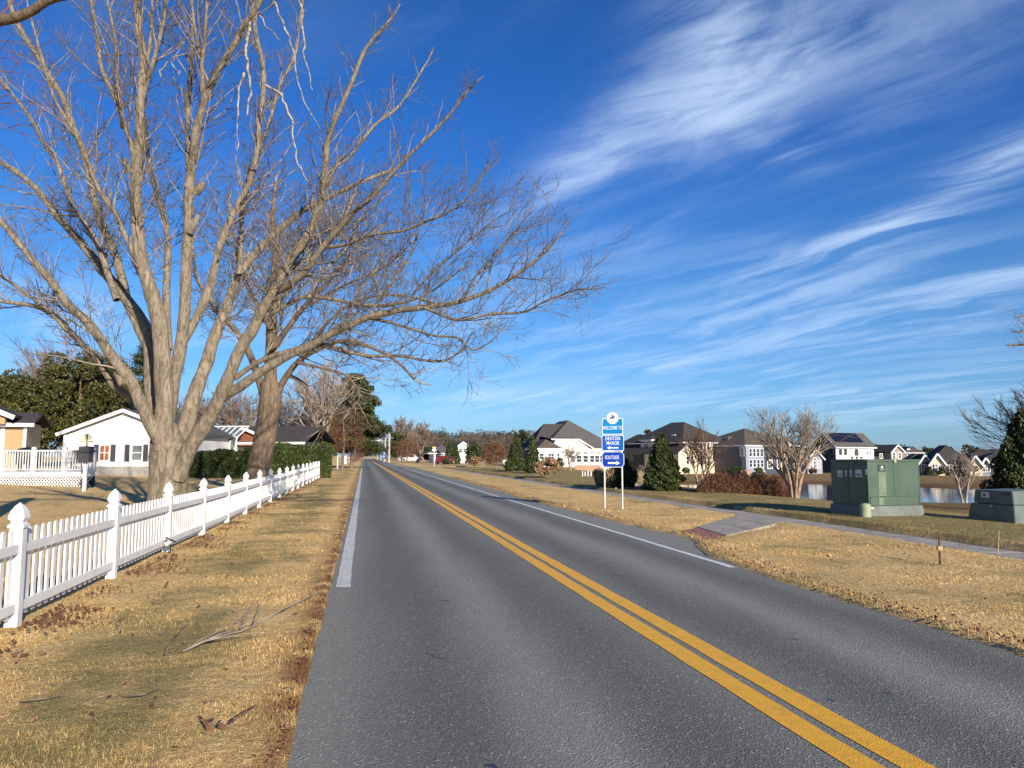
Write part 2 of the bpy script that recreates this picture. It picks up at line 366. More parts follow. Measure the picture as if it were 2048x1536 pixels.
# ------------------------------------------------------------------ mesh helpers
def link(name, me, parent=None, m_=None):
    o = bpy.data.objects.new(name, me); S.collection.objects.link(o)
    if m_: me.materials.append(MATS[m_])
    if parent: o.parent = parent
    return o
def raw(name, V, faces_by_n, m_, parent=None, tone=None, smooth=False):
    """V (n,3) array; faces_by_n: list of (k, m) index arrays"""
    me = bpy.data.meshes.new(name); V = np.asarray(V, np.float32)
    if parent is not None: V = V-np.array(parent.location, np.float32)
    me.vertices.add(len(V)); me.vertices.foreach_set('co', V.ravel())
    li = np.concatenate([f.ravel() for f in faces_by_n]).astype(np.int32)
    tot = np.concatenate([np.full(len(f), f.shape[1], np.int32) for f in faces_by_n])
    st = np.concatenate([[0], np.cumsum(tot)[:-1]]).astype(np.int32)
    me.loops.add(len(li)); me.loops.foreach_set('vertex_index', li)
    me.polygons.add(len(tot)); me.polygons.foreach_set('loop_start', st); me.polygons.foreach_set('loop_total', tot)
    if smooth: me.polygons.foreach_set('use_smooth', np.ones(len(tot), bool))
    me.update(calc_edges=True)
    if tone is not None:
        at = me.attributes.new('tone', 'FLOAT', 'POINT'); at.data.foreach_set('value', np.asarray(tone, np.float32))
    return link(name, me, parent, m_)
class MB:
    def __init__(s): s.v = []; s.f = []
    def add(s, vs, fs):
        n = len(s.v); s.v += [tuple(q) for q in vs]; s.f += [tuple(i+n for i in f) for f in fs]; return s
    def box(s, x0, x1, y0, y1, z0, z1):
        return s.add([(x0,y0,z0),(x1,y0,z0),(x1,y1,z0),(x0,y1,z0),(x0,y0,z1),(x1,y0,z1),(x1,y1,z1),(x0,y1,z1)],
              [(3,2,1,0),(4,5,6,7),(0,1,5,4),(1,2,6,5),(2,3,7,6),(3,0,4,7)])
    def bar(s, p, q, w_, h_=None, up=(0,0,1)):
        h_ = h_ or w_; p = Vector(p); q = Vector(q); d = (q-p).normalized(); u = Vector(up)
        if abs(d.dot(u)) > .99: u = Vector((0, 1, 0))
        a = d.cross(u).normalized()*w_/2; b = a.cross(d).normalized()*h_/2
        vs = [p-a-b, p+a-b, p+a+b, p-a+b, q-a-b, q+a-b, q+a+b, q-a+b]
        return s.add(vs, [(0,1,2,3),(7,6,5,4),(4,5,1,0),(5,6,2,1),(6,7,3,2),(7,4,0,3)])
    def tube(s, p, q, r0, r1=None, n=10):
        r1 = r0 if r1 is None else r1; p = Vector(p); q = Vector(q); d = (q-p).normalized()
        u = Vector((1, 0, 0)) if abs(d.x) < .9 else Vector((0, 1, 0)); a = d.cross(u).normalized(); b = d.cross(a)
        vs = [p+(a*math.cos(2*math.pi*i/n)+b*math.sin(2*math.pi*i/n))*r0 for i in range(n)]+[q+(a*math.cos(2*math.pi*i/n)+b*math.sin(2*math.pi*i/n))*r1 for i in range(n)]
        fs = [(i, (i+1) % n, n+(i+1) % n, n+i) for i in range(n)]+[tuple(range(n))[::-1], tuple(range(n, 2*n))]
        return s.add(vs, fs)
    def lathe(s, prof, n=12, c=(0,0,0), sq=False):
        vs = []; k = len(prof)
        for (r, z) in prof:
            for i in range(n):
                an = 2*math.pi*i/n+(math.pi/n if sq else 0); vs.append((c[0]+r*math.cos(an), c[1]+r*math.sin(an), c[2]+z))
        fs = [(j*n+i, j*n+(i+1) % n, (j+1)*n+(i+1) % n, (j+1)*n+i) for j in range(k-1) for i in range(n)]
        fs += [tuple(range(n))[::-1], tuple(range((k-1)*n, k*n))]
        return s.add(vs, fs)
    def prism(s, poly, z0, z1):
        n = len(poly)
        return s.add([(p[0], p[1], z0) for p in poly]+[(p[0], p[1], z1) for p in poly],
                     [tuple(range(n))[::-1], tuple(range(n, 2*n))]+[(i, (i+1) % n, n+(i+1) % n, n+i) for i in range(n)])
    def build(s, name, m_, parent=None, bevel=0):
        me = bpy.data.meshes.new(name); me.from_pydata(s.v, [], s.f); me.update()
        import bmesh
        bm = bmesh.new(); bm.from_mesh(me); bmesh.ops.recalc_face_normals(bm, faces=bm.faces)
        if bevel: bmesh.ops.bevel(bm, geom=list(bm.edges), offset=bevel, segments=2, affect='EDGES')
        bm.to_mesh(me); bm.free()
        return link(name, me, parent, m_)
def tag(o, label=None, cat=None, group=None, kind=None):
    if label: o['label'] = label
    if cat: o['category'] = cat
    if group: o['group'] = group
    if kind: o['kind'] = kind
    return o
def empty(name, loc, label=None, cat=None, group=None, rz=0):
    o = bpy.data.objects.new(name, None); S.collection.objects.link(o); o.location = loc; o.rotation_euler = (0, 0, rz); o.empty_display_size = .3
    return tag(o, label, cat, group)
def sheet(name, poly, z, m_, kind='structure', parent=None):
    me = bpy.data.meshes.new(name); me.from_pydata([(p[0], p[1], z) for p in poly], [], [tuple(range(len(poly)))]); me.update()
    o = link(name, me, parent, m_)
    if kind: o['kind'] = kind
    return o
def text_mesh(txt, size, m_, parent, loc, sx=1.0, name='lettering', off=0.0):
    c = bpy.data.curves.new('t', 'FONT'); c.body = txt; c.size = size; c.align_x = 'CENTER'; c.align_y = 'CENTER'; c.extrude = .001; c.offset = off; c.space_character = 1.12
    o = bpy.data.objects.new('t', c); S.collection.objects.link(o)
    me = bpy.data.meshes.new_from_object(o); bpy.data.objects.remove(o); me.name = name
    me.transform(Matrix.Diagonal((sx, 1, 1, 1)));
    q = link(name, me, parent, m_); me.materials.clear(); me.materials.append(MATS[m_])
    q.rotation_euler = (math.pi/2, 0, 0); q.location = loc
    return q

# ------------------------------------------------------------------ the ground sheet (road-aligned grid)
def grid_ground():
    def spread(lo, hi, st, g, lim):
        r = [hi]; d = st
        while r[-1] < lim: d *= g; r.append(r[-1]+d)
        l = [lo]; d = st
        return r[1:]
    aa = list(np.arange(-8, 6.9, .10))+list(np.arange(6.9, 9.7, .35))+list(np.arange(9.7, 12.6, .11))+list(np.arange(12.6, 70, .45))
    aa = [-q for q in spread(0, 8, .3, 1.09, 1600)][::-1]+aa+spread(0, 70, .6, 1.09, 2600)
    yy = [-q for q in spread(0, 6, .6, 1.25, 300)][::-1]+list(np.arange(-6, 28, .35))+list(np.arange(28, 112, .7))+spread(0, 112, 1.0, 1.06, 2400)
    A, Y = np.meshgrid(np.array(aa), np.array(yy)); X = A-SL*np.minimum(Y, 500)
    Z = T(X, Y)
    under = onroad(X, Y, -.04) | onwalk(X, Y)
    Z = np.where(under, -.06, Z)
    grow = ~under
    Z = Z+np.where(grow & (Y < 60) & (A > -8), 0.014*np.sin(X*2.1+np.sin(Y*1.7))*np.sin(Y*2.7), 0)
    ny, na = A.shape
    V = np.stack([X.ravel(), Y.ravel(), Z.ravel()], 1)
    i = np.arange(ny*na).reshape(ny, na)
    f = np.stack([i[:-1, :-1].ravel(), i[:-1, 1:].ravel(), i[1:, 1:].ravel(), i[1:, :-1].ravel()], 1)
    return raw('ground', V, [f], 'ground', smooth=True)
tag(grid_ground(), kind='structure')
def rp(a, y): return (a-SL*y, y)
# asphalt: main road + side street
ys = [-40, 0, 3]+list(np.arange(4, 30, .25))+list(np.arange(30, 98, 2))
rnd = lambda y, k: 0.035*math.sin(y*3.1+k)+0.03*math.sin(y*7.7+2*k)+0.02*math.sin(y*17+k)
left_e = [rp(AL+rnd(y, 1)-.03, y) for y in [-40, 0]+list(np.arange(1, 60, .25))+[80, 150, 300, 420]]
right_e = [rp(float(edge_r(y))+rnd(y, 4), y) for y in ys]
road = right_e+[rp(7.8, 100), rp(9.5, 101.5), rp(14, 102.5), rp(28, 102.8), rp(28, 108.3), rp(11, 109), rp(6.6, 111), rp(5.9, 130), rp(5.8, 300), rp(5.8, 420)]+left_e[::-1]
sheet('road', road, 0.0, 'asphalt')
def strip(name, m_, a0, a1, pts, z=.004):
    V = []; Fc = []
    for i, y in enumerate(pts):
        j0 = .006*math.sin(y*5)+.004*math.sin(y*13+1); j1 = .006*math.sin(y*6+2)+.004*math.sin(y*11)
        V += [(*rp(a0+j0, y), z), (*rp(a1+j1, y), z)]
        if i: k = 2*i; Fc.append((k-2, k-1, k+1, k))
    me = bpy.data.meshes.new(name); me.from_pydata(V, [], Fc); me.update(); o = link(name, me, None, m_); o['kind'] = 'structure'; return o
YS = list(np.arange(-30, 40, .5))+list(np.arange(40, 170, 2))+[200, 300]
strip('road_marking', 'yellow_paint', 2.53, 2.715, YS); strip('road_marking', 'yellow_paint', 2.79, 2.975, YS)
strip('road_marking', 'white_paint', 5.30, 5.41, [y for y in list(np.arange(11.0, 99, .5))])
strip('road_marking', 'white_paint', 4.95, 5.06, list(np.arange(112, 200, 2)))
strip('road_marking', 'old_white_paint', -.31, -.135, [9.36]+list(np.arange(9.8, 60, .5))+list(np.arange(60, 110, 2)), .005)
# sidewalk with joints, ramp, brick pad
V = []; Fc = []; y = -30.0; k = 0
sw = MB()
while y < 98:
    L_ = 1.52; y1 = y+L_-.015
    p = [(SW0-.2*y, y), (SW1+.06-.2*y, y), (SW1+.06-.2*y1, y1), (SW0-.2*y1, y1)]
    sw.prism(p, -.05, .022+.002*(k % 3)); y += L_; k += 1
tag(sw.build('sidewalk', 'concrete'), kind='structure')
rp_ = [G(*q) for q in ((1394,1055.5),(1489,1028.5),(1582,1042),(1454,1074))]
def lerp(a, b, t): return a+(b-a)*t
rm = MB()
for t0, t1 in ((0, .31), (.32, .64), (.65, 1.0)):
    rm.prism([tuple(lerp(rp_[0], rp_[1], t0).xy), tuple(lerp(rp_[0], rp_[1], t1).xy), tuple(lerp(rp_[3], rp_[2], t1).xy), tuple(lerp(rp_[3], rp_[2], t0).xy)], -.05, .0285)
tag(rm.build('sidewalk', 'concrete'), kind='structure')
pb = MB().prism([tuple(G(*q).xy) for q in ((1362,1064),(1393,1056.2),(1453,1074.6),(1409,1082))], -.05, .02)
tag(pb.build('pavement', 'red_brick_pad'), kind='structure')
# pond
wp = [tuple(G(*q, WATER).xy) for q in ((1250,985),(1330,960),(1600,955),(1900,958),(2400,965),(2700,1010),(1900,1016),(1600,1016),(1400,1004))]
sheet('water', wp, WATER, 'water')

# ------------------------------------------------------------------ grass blades (stuff), near the camera
def grass():
    Vs = []; tn = []; nb = 0; faces = []
    for (n, d0, d1, h0, w0) in ((270000, 3.0, 13, .024, .0045), (200000, 12, 34, .032, .0065), (60000, 33, 75, .035, .014)):
        d = d0*(d1/d0)**rng.random(n); azm = np.tan(rng.uniform(-.76, .76, n)); x = azm*d; y = d
        keep = ~onroad(x, y, .0) & ~onwalk(x, y)
        a_ = x+SL*y; keep &= ~((a_ < -3.35) & (rng.random(n) > .35)) & (T(x, y) > -1.5)
        x = x[keep]; y = y[keep]; d = d[keep]; n = len(x); a_ = a_[keep]
        near = np.minimum(np.abs(a_-AL), np.abs(a_-edge_r(y)))
        farr = np.clip((x+.2*y-SW1), 0, 9)
        tall = 1+.9*np.exp(-(np.abs(a_-edge_r(y))/.3)**2)*(y < 30)+.25*np.exp(-(np.abs(a_-AL)/.15)**2)
        h = h0*rng.uniform(.5, 1.5, n)*tall; wd = w0*rng.uniform(.6, 1.4, n)*(d/d1)**.5
        z = T(x, y)-.012
        th = rng.uniform(0, 2*np.pi, n); ln = rng.uniform(.7, 2.3, n)
        px_, py_ = np.cos(th)*wd/2, np.sin(th)*wd/2
        lx, ly = -np.sin(th)*ln*h, np.cos(th)*ln*h
        b0 = np.stack([x-px_, y-py_, z], 1); b1 = np.stack([x+px_, y+py_, z], 1)
        m0 = np.stack([x+px_*.8+lx*.45, y+py_*.8+ly*.45, z+h*.7], 1); m1 = np.stack([x-px_*.8+lx*.45, y-py_*.8+ly*.45, z+h*.7], 1)
        tp = np.stack([x+lx, y+ly, z+h], 1)
        V = np.stack([b0, b1, m0, m1, tp], 1).reshape(-1, 3)
        i = nb+np.arange(n)*5
        faces.append((np.stack([i, i+1, i+2, i+3], 1), np.stack([i+3, i+2, i+4], 1)))
        Vs.append(V); nb += 5*n; tn.append(np.repeat(rng.random(n), 5))
    q = np.concatenate([f[0] for f in faces]); t = np.concatenate([f[1] for f in faces])
    o = raw('grass', np.concatenate(Vs), [q, t], 'grass_blade', tone=np.concatenate(tn))
    tag(o, 'dry straw coloured winter grass with green patches beside the road', 'grass', kind='stuff')
grass()
def quads(pos, size, m_, name, parent=None, flat=0.0, tone=None, aspect=.6, up=None):
    """many small leaf quads, random orientation; pos (n,3), size (n,)"""
    n = len(pos); v = rng.normal(size=(n, 3)); 
    if flat: v[:, 2] *= (1-flat)
    if up is not None: v += up
    v /= np.linalg.norm(v, axis=1)[:, None]
    u = rng.normal(size=(n, 3)); nrm = np.cross(v, u); nrm /= np.linalg.norm(nrm, axis=1)[:, None]+1e-9
    s_ = np.asarray(size)[:, None]
    a_ = v*s_; b_ = nrm*s_*aspect
    V = np.stack([pos-a_*.5, pos+b_*.5, pos+a_*.5, pos-b_*.5], 1).reshape(-1, 3)
    i = np.arange(n)*4
    return raw(name, V, [np.stack([i, i+1, i+2, i+3], 1)], m_, parent, tone=np.repeat(rng.random(n) if tone is None else tone, 4))
# leaf litter: along the fence foot, along the right-hand road edge, a few scattered
def litter():
    P = []
    y = 6+46*rng.random(8000)**1.3; cl = np.sin(y*1.9)+np.sin(y*4.3+1)+rng.normal(size=len(y))*.6; y = y[cl > .25]
    a = -3.12+np.abs(rng.normal(size=len(y)))*.28*(1+.3*np.sin(y*2)); P.append(np.stack([a-SL*y, y, np.full(len(y), .06)], 1)); s = [rng.uniform(.02, .055, len(y))]
    y = 4.5+rng.random(4200)**1.4*52; a = edge_r(y)+.03+np.abs(rng.normal(size=len(y)))*.17; P.append(np.stack([a-SL*y, y, rng.uniform(.03, .09, len(y))], 1)); s.append(rng.uniform(.012, .042, len(y)))
    y = 3.5+rng.random(260)*16; a = -.5-rng.random(260)*2.5; P.append(np.stack([a-SL*y, y, np.full(260, .055)], 1)); s.append(rng.uniform(.02, .05, 260))
    y = 6+rng.random(60)*9; a = 5.6+rng.random(60)*4; P.append(np.stack([a-SL*y, y, np.full(60, .06)], 1)); s.append(rng.uniform(.02, .05, 60))
    y = 3.5+rng.random(500)*16; a = AL-.02-np.abs(rng.normal(size=500))*.05; P.append(np.stack([a-SL*y, y, np.full(500, .04)], 1)); s.append(rng.uniform(.015, .035, 500))
    Q = np.concatenate(P); o = quads(Q, np.concatenate(s), 'dry_leaf', 'leaves', flat=.7, aspect=.8)
    tag(o, 'brown dead leaves gathered at the fence foot and road edge', 'leaves', kind='stuff')
litter()

# ------------------------------------------------------------------ white picket fence
def fence():
    y0, y1, n = 6.98, 50.4, 18
    A0, A1 = G(25, 1257), G(637, 957.5); st_ = (A1-A0)/17
    root = empty('picket_fence', (A0.x, A0.y, 0.0), 'white vinyl picket fence with pointed post caps along the left verge', 'fence')
    st = (y1-y0)/(n-1); pos = []
    for i in range(-2, n):
        b_ = A0+st_*i
        pos.append(Vector((b_.x, b_.y, .045+.012*math.sin(i*1.3)+(.10*ss((i-6)/12.) if i > 6 else 0))))
    post = None
    for i, p in enumerate(pos):
        q = p-Vector(root.location)
        if post is None:
            post = MB().box(-.056, .056, -.056, .056, -.1, .895).build('post', 'vinyl', root, bevel=.006)
            cap = MB().lathe([(.100, .0), (.100, .025), (.070, .04), (.070, .065), (.096, .08), (.098, .10), (.082, .15), (.044, .20), (.0, .235)], 4, sq=True).build('post_cap', 'vinyl', post)
            cap.location = (0, 0, .885); o = post
        else:
            o = post.copy(); S.collection.objects.link(o); o.parent = root
            c = cap.copy(); S.collection.objects.link(c); c.parent = o
        o.location = q; o.rotation_euler = (0, 0, math.atan(SL))
        if i:
            pr = pos[i-1]-Vector(root.location); b = MB(); dv = q-pr; L = dv.length; e = dv.normalized(); sd = Vector((e.y, -e.x, 0)).normalized()
            s_ = pr+e*.064; f_ = q-e*.064; o1 = sd*.022
            for zz in (.15, .69): b.bar(s_+Vector((0, 0, zz))+o1, f_+Vector((0, 0, zz))+o1, .036, .085)
            k = 17
            for j in range(k):
                c = pr+e*(L*(j+.75)/(k+.5))-sd*.012
                w2 = .034; e2 = e*w2; t2 = sd*.009; zt = .87
                pts = []
                for (w_, z_) in ((1, .05), (1, zt-.03), (.75, zt-.008), (.35, zt)):
                    for sg, tg in ((-1, -1), (1, -1), (1, 1), (-1, 1)): pts.append(c+e2*sg*w_+t2*tg+Vector((0, 0, z_)))
                fs = [(0,3,2,1), (12,13,14,15)]
                for l in range(3):
                    for m_ in range(4): fs.append((l*4+m_, l*4+(m_+1) % 4, l*4+4+(m_+1) % 4, l*4+4+m_))
                b.add(pts, fs)
            b.build('panel', 'vinyl', root)
fence()

# ------------------------------------------------------------------ bare trees
class Tubes:
    def __init__(s): s.V = []; s.Q = []; s.T = []; s.n = 0
    def path(s, P, r, k):
        P = np.asarray(P, float); r = np.asarray(r, float); m = len(P)
        t = np.gradient(P, axis=0); t /= np.linalg.norm(t, axis=1)[:, None]+1e-9
        ref = np.array([.31, .95, .07]) if abs(t[:, 1]).mean() < .8 else np.array([1., .1, .1])
        a = np.cross(t, ref); a /= np.linalg.norm(a, axis=1)[:, None]+1e-9; b = np.cross(t, a)
        an = np.arange(k)*2*np.pi/k
        ring = P[:, None, :]+(a[:, None, :]*np.cos(an)[None, :, None]+b[:, None, :]*np.sin(an)[None, :, None])*r[:, None, None]
        s.V.append(ring.reshape(-1, 3)); i = s.n+np.arange(m*k).reshape(m, k); j = np.roll(i, -1, axis=1)
        s.Q.append(np.stack([i[:-1].ravel(), j[:-1].ravel(), j[1:].ravel(), i[1:].ravel()], 1))
        s.n += m*k
    def build(s, name, m_, parent=None, smooth=True):
        return raw(name, np.concatenate(s.V), [np.concatenate(s.Q)], m_, parent, smooth=smooth)
def rv(sc=1.0): return Vector((random.gauss(0, 1), random.gauss(0, 1), random.gauss(0, 1)))*sc
def side_dir(d, ang):
    r = rv(); r = (r-d*r.dot(d)).normalized(); return (d*math.cos(ang)+r*math.sin(ang)).normalized()
def grow(out, p, d, L, r, lev, P):
    """recursive branch; out: list of Tubes per level"""
    n = P['seg'][min(lev, len(P['seg'])-1)]; pts = [p.copy()]; st = L/n; dd = d.copy(); up = P.get('up', .1)
    for i in range(n):
        dd = (dd+rv(P['jit'])+Vector((0, 0, up*(.5+.5*i/n)))+Vector(P.get('pull', (0, 0, 0)))).normalized(); p = p+dd*st; pts.append(p)
    rr = np.linspace(r, max(r*P.get('tip', .35), P['rmin']), n+1)
    out[min(lev, len(out)-1)].path(pts, rr, 6 if r > .03 else (4 if r > .012 else 3))
    if lev >= P['levels']: return
    nc = P['kids'][lev]; nc = int(nc*L+random.random()) if P.get('perm') else nc
    for c in range(nc):
        t = random.uniform(P.get('t0', .2), .98); i = min(int(t*n), n-1); q = Vector(pts[i]).lerp(Vector(pts[i+1]), t*n-i)
        dl = (Vector(pts[i+1])-Vector(pts[i])).normalized()
        grow(out, q, side_dir(dl, P['ang']*random.uniform(.7, 1.3)), max(P.get('lmin', .15), L*P['ratio']*random.uniform(.6, 1.2)*(1.15-.6*t)), max(P['rmin'], rr[i]*P['rr']), lev+1, P)
def smooth_path(pts, per=4):
    pts = [Vector(p) for p in pts]; out = []
    for i in range(len(pts)-1):
        p0 = pts[max(i-1, 0)]; p1 = pts[i]; p2 = pts[i+1]; p3 = pts[min(i+2, len(pts)-1)]
        for j in range(per):
            t = j/per; out.append(.5*((2*p1)+(-p0+p2)*t+(2*p0-5*p1+4*p2-p3)*t*t+(-p0+3*p1-3*p2+p3)*t*t*t))
    out.append(pts[-1]); return out
def limb(trunk, tw, pix, d0, d1, r0, r1, P, dens, start=.12, gro=None, lenf=1.0):
    """pix: traced centre line; depth runs d0..d1; radii in photo px"""
    n = len(pix); tt = [i/(n-1) for i in range(n)]
    pts = smooth_path([P3(x, y, d0+(d1-d0)*t) for (x, y), t in zip(pix, tt)])
    m = len(pts); L = sum((pts[i+1]-pts[i]).length for i in range(m-1))
    sc = (d0+d1)/2/F*.73; rr = np.array([(r0+(r1-r0)*(i/(m-1))**.8)*sc for i in range(m)])
    pts = [p+rv(.5*rr[i]*.07) for i, p in enumerate(pts)]
    rr = rr*(1+.04*np.sin(np.arange(m)*1.3+d0*3)+.03*np.cos(np.arange(m)*.7))
    trunk.path(pts, rr, 12 if r0 > 12 else 8)
    k = int(L*dens)
    for j in range(k):
        t = start+(1-start)*(j+random.random())/k; i = min(int(t*(m-1)), m-2); q = pts[i].lerp(pts[i+1], t*(m-1)-i)
        dl = (pts[i+1]-pts[i]).normalized(); big = random.random()
        dr = side_dir(dl, random.uniform(.5, 1.05)); dr = (dr+Vector((0, 0, .22))).normalized()
        LL = lenf*(random.uniform(.8, 2.0) if big < .75 else random.uniform(1.8, 3.0))*(1.0-.58*t)
        grow(tw, q, dr, LL, min(rr[i]*.42, .007+.009*LL), 0, P)
    grow(tw, pts[-1], (pts[-1]-pts[-2]).normalized(), .55*lenf, rr[-1], 0, P)
TW = dict(seg=(6, 4, 3, 2), jit=.13, up=.10, levels=2, kids=(4.2, 5.0, 3.0), perm=True, ang=.72, ratio=.50, rmin=.0036, rr=.5, lmin=.28, t0=.12)
def trunk_root(tb, px, base_y, d, prof):
    """prof: (py, px centre, half-width px)"""
    pts = [P3(x, y, d) for (y, x, r) in prof]; pts[0].z = -.1
    sp = smooth_path(pts, 4); rr = np.interp(np.arange(len(sp)), np.arange(len(prof))*4, [r*d/F for (_, _, r) in prof])
    tb.path(sp, rr, 20)
D1 = 18.0
def maple():
    random.seed(11)
    root = empty('maple_tree', (P3(335, 1045, D1).x, D1, 0), 'huge bare maple tree with a thick forked trunk behind the picket fence', 'tree')
    tb = Tubes(); tw = [Tubes(), Tubes()]
    trunk_root(tb, 335, 1050, D1, [(1062, 336, 50), (1030, 335, 41), (985, 335, 36), (945, 338, 37), (910, 338, 38), (880, 333, 31), (850, 328, 22)])
    L = lambda *a, **k: limb(tb, tw, *a, TW, **k)
    dn = 4.3
    L([(352,950),(330,900),(308,860),(287,819),(263,764),(236,730),(205,685),(174,644),(137,610),(100,560),(51,504),(0,441),(-60,380)], D1, 15.5, 24, 6, dens=dn, start=.35)
    L([(262,800),(246,785),(226,768),(202,730),(165,690),(137,660),(113,634),(68,612),(0,602),(-60,585)], D1-.1, 16.5, 13, 4, dens=dn, start=.3)
    L([(137,665),(95,620),(40,578),(0,551),(-50,520)], 16.9, 16, 6, 3, dens=dn)
    L([(318,830),(303,780),(301,720),(294,661),(267,617),(234,575),(205,540),(180,508),(137,457),(113,430),(78,383),(39,348),(0,324),(-50,300)], D1+.5, 21, 20, 6, dens=dn, start=.4)
    L([(234,600),(215,545),(195,488),(168,445),(145,410),(117,332),(90,289),(59,234),(23,187),(-30,130)], 18.8, 20, 10, 4, dens=dn)
    L([(300,700),(270,640),(254,600),(234,519),(213,470),(195,430),(172,320),(148,258),(125,195),(98,152),(70,105),(35,47),(10,-20),(-20,-90)], 19, 22, 13, 6, dens=dn, start=.25)
    L([(328,900),(327,840),(328,771),(321,668),(308,600),(297,570),(281,508),(273,430),(273,352),(279,273),(281,195),(287,117),(277,59),(273,0),(268,-90)], D1-.2, 17, 29, 7, dens=dn, start=.35)
    L([(273,340),(266,301),(250,254),(230,195),(203,137),(195,78),(187,31),(182,0),(170,-70)], 17.5, 18.5, 9, 4, dens=dn)
    L([(245,255),(240,210),(234,156),(230,78),(215,0),(205,-60)], 17.8, 19, 6, 3, dens=dn)
    L([(281,215),(295,160),(309,117),(328,39),(332,0),(340,-70)], 17.3, 16.5, 8, 3.5, dens=dn)
    L([(284,180),(301,78),(305,0),(308,-50)], 17.3, 17, 6, 3, dens=dn)
    L([(278,540),(258,488),(227,422),(195,375),(170,310),(150,265),(110,200),(85,120),(60,30)], 17.6, 15.5, 9, 3, dens=dn)
    L([(335,840),(345,778),(360,703),(369,634),(371,580),(372,527),(377,449),(379,371),(387,312),(391,273),(402,223),(414,187),(437,141),(461,102),(484,59),(508,23),(530,-15),(560,-70)], D1, 16, 20, 6, dens=dn, start=.3)
    L([(378,340),(375,273),(377,195),(383,137),(385,70),(383,0),(380,-60)], 17.3, 18.5, 8, 4, dens=dn)
    L([(405,215),(407,187),(404,129),(410,70),(414,0),(418,-50)], 16.9, 16, 8, 4, dens=dn)
    L([(404,129),(394,80),(387,39),(382,-30)], 16.8, 16.5, 5, 3, dens=dn)
    L([(360,690),(383,655),(407,607),(422,566),(441,488),(469,422),(496,371),(512,312),(518,254),(527,176),(523,117),(512,70),(505,0),(500,-60)], D1+.2, 19.5, 13, 5, dens=dn, start=.25)
    L([(335,700),(334,640),(333,578),(336,508),(332,449),(312,379),(297,320),(290,250)], D1+.6, 20.5, 12, 5, dens=dn, start=.3)
    L([(350,940),(362,894),(380,822),(398,764),(412,730),(427,679),(446,634),(459,600),(480,547),(520,496),(566,453),(617,414),(664,391),(720,365),(770,345)], D1+.5, 21, 24, 5, dens=dn, start=.35)
    L([(478,550),(482,500),(484,430),(492,370),(515,310),(540,240),(560,170),(590,110),(600,40),(610,-30)], 19.5, 21, 8, 3, dens=dn)
    L([(355,955),(375,905),(403,860),(425,825),(441,791),(458,754),(478,703),(506,658),(525,620),(546,580),(581,519),(610,478),(638,413),(648,352),(654,293),(664,254),(699,176),(730,100),(772,50)], D1-.2, 15.5, 25, 4, dens=dn, start=.4)
    L([(548,585),(575,570),(608,545),(647,492),(682,453),(709,422),(739,400),(790,340),(840,290),(890,240),(930,190)], 17, 14.5, 12, 3, dens=dn)
    L([(647,495),(695,488),(739,470),(805,461),(849,444),(893,426),(935,395),(965,350)], 16.4, 14.2, 6, 2.5, dens=dn)
    L([(535,600),(555,570),(566,547),(590,515),(609,488),(641,425),(664,344),(699,312),(750,250),(800,210),(850,130)], 17, 18.5, 11, 3, dens=dn)
    L([(430,815),(444,795),(478,775),(523,743),(581,709),(632,685),(675,660),(700,651),(739,633),(805,620),(871,612),(924,602),(981,580),(1025,554),(1069,523),(1104,488)], D1-.3, 14.5, 17, 3, dens=dn, start=.3)
    L([(849,615),(915,640),(981,628),(1047,624),(1091,602),(1135,585),(1160,578)], 15.6, 14, 5, 2, dens=dn+.6)
    L([(470,757),(510,728),(546,712),(608,694),(652,690),(695,703),(739,712),(805,712),(849,721),(889,721),(925,700)], 17.6, 16, 9, 2.5, dens=dn)
    L([(739,636),(783,646),(827,659),(871,672),(915,675),(946,700),(977,686)], 16.2, 14.8, 5, 2, dens=dn)
    L([(525,640),(572,611),(616,593),(673,600),(739,611),(805,605),(860,585),(920,540)], 17.2, 15.5, 8, 2.5, dens=dn)
    L([(739,630),(780,570),(815,520),(835,470),(850,420)], 16.2, 15.5, 4, 2, dens=dn+1)
    L([(805,618),(850,560),(905,510),(950,470),(990,440)], 15.8, 14.6, 4, 2, dens=dn+1)
    L([(924,600),(960,540),(1000,500),(1040,450)], 15.2, 14, 4, 2, dens=dn+1)
    L([(616,596),(650,540),(690,500),(720,440),(760,400)], 16.6, 17.2, 5, 2, dens=dn)
    # fork collar and pruned stubs
    for (x, y, x2, y2, r) in ((379,380,372,368,8),(392,385,408,366,9),(257,345,248,318,9),(380,465,398,430,7),(236,735,246,770,13)): tb.path([P3(x, y, 17.2), P3(x2, y2, 17.0), P3(x2, y2-1, 17.0)], [r*17/F, r*.6*17/F, .002], 8)
    tb.build('trunk', 'maple_bark', root); tw[0].build('branches', 'branch_bark', root); tw[1].build('crown', 'twig', root)
    dd = Tubes()
    for pix, r in (([(505,0),(498,60),(492,110),(500,170),(494,230)], 7), ([(530,170),(560,190),(580,240),(588,290),(600,340),(630,378)], 4.5), ([(490,145),(478,180),(475,240),(478,300)], 4.5), ([(545,0),(570,60),(588,110),(600,180),(640,260)], 4), ([(602,0),(606,60),(612,120),(626,180)], 4), ([(360,150),(345,125),(362,100)], 3), ([(320,150),(340,120),(378,105)], 3),([(510,20),(540,60),(560,80)],3)):
        P_ = [q+rv(.02) for q in smooth_path([P3(x, y, 16.3) for x, y in pix])]; dd.path(P_, np.linspace(r, r*.4, len(P_))*.62*16.3/F, 6)
    o = dd.build('dead_branch', 'dead_wood', root); o['label'] = 'peeling white dead branches hanging in the crown'
maple()
TW2 = dict(seg=(5, 4, 3), jit=.16, up=.06, levels=2, kids=(3.0, 3.6, 2), perm=True, ang=.75, ratio=.52, rmin=.0075, rr=.5, lmin=.35, t0=.12)
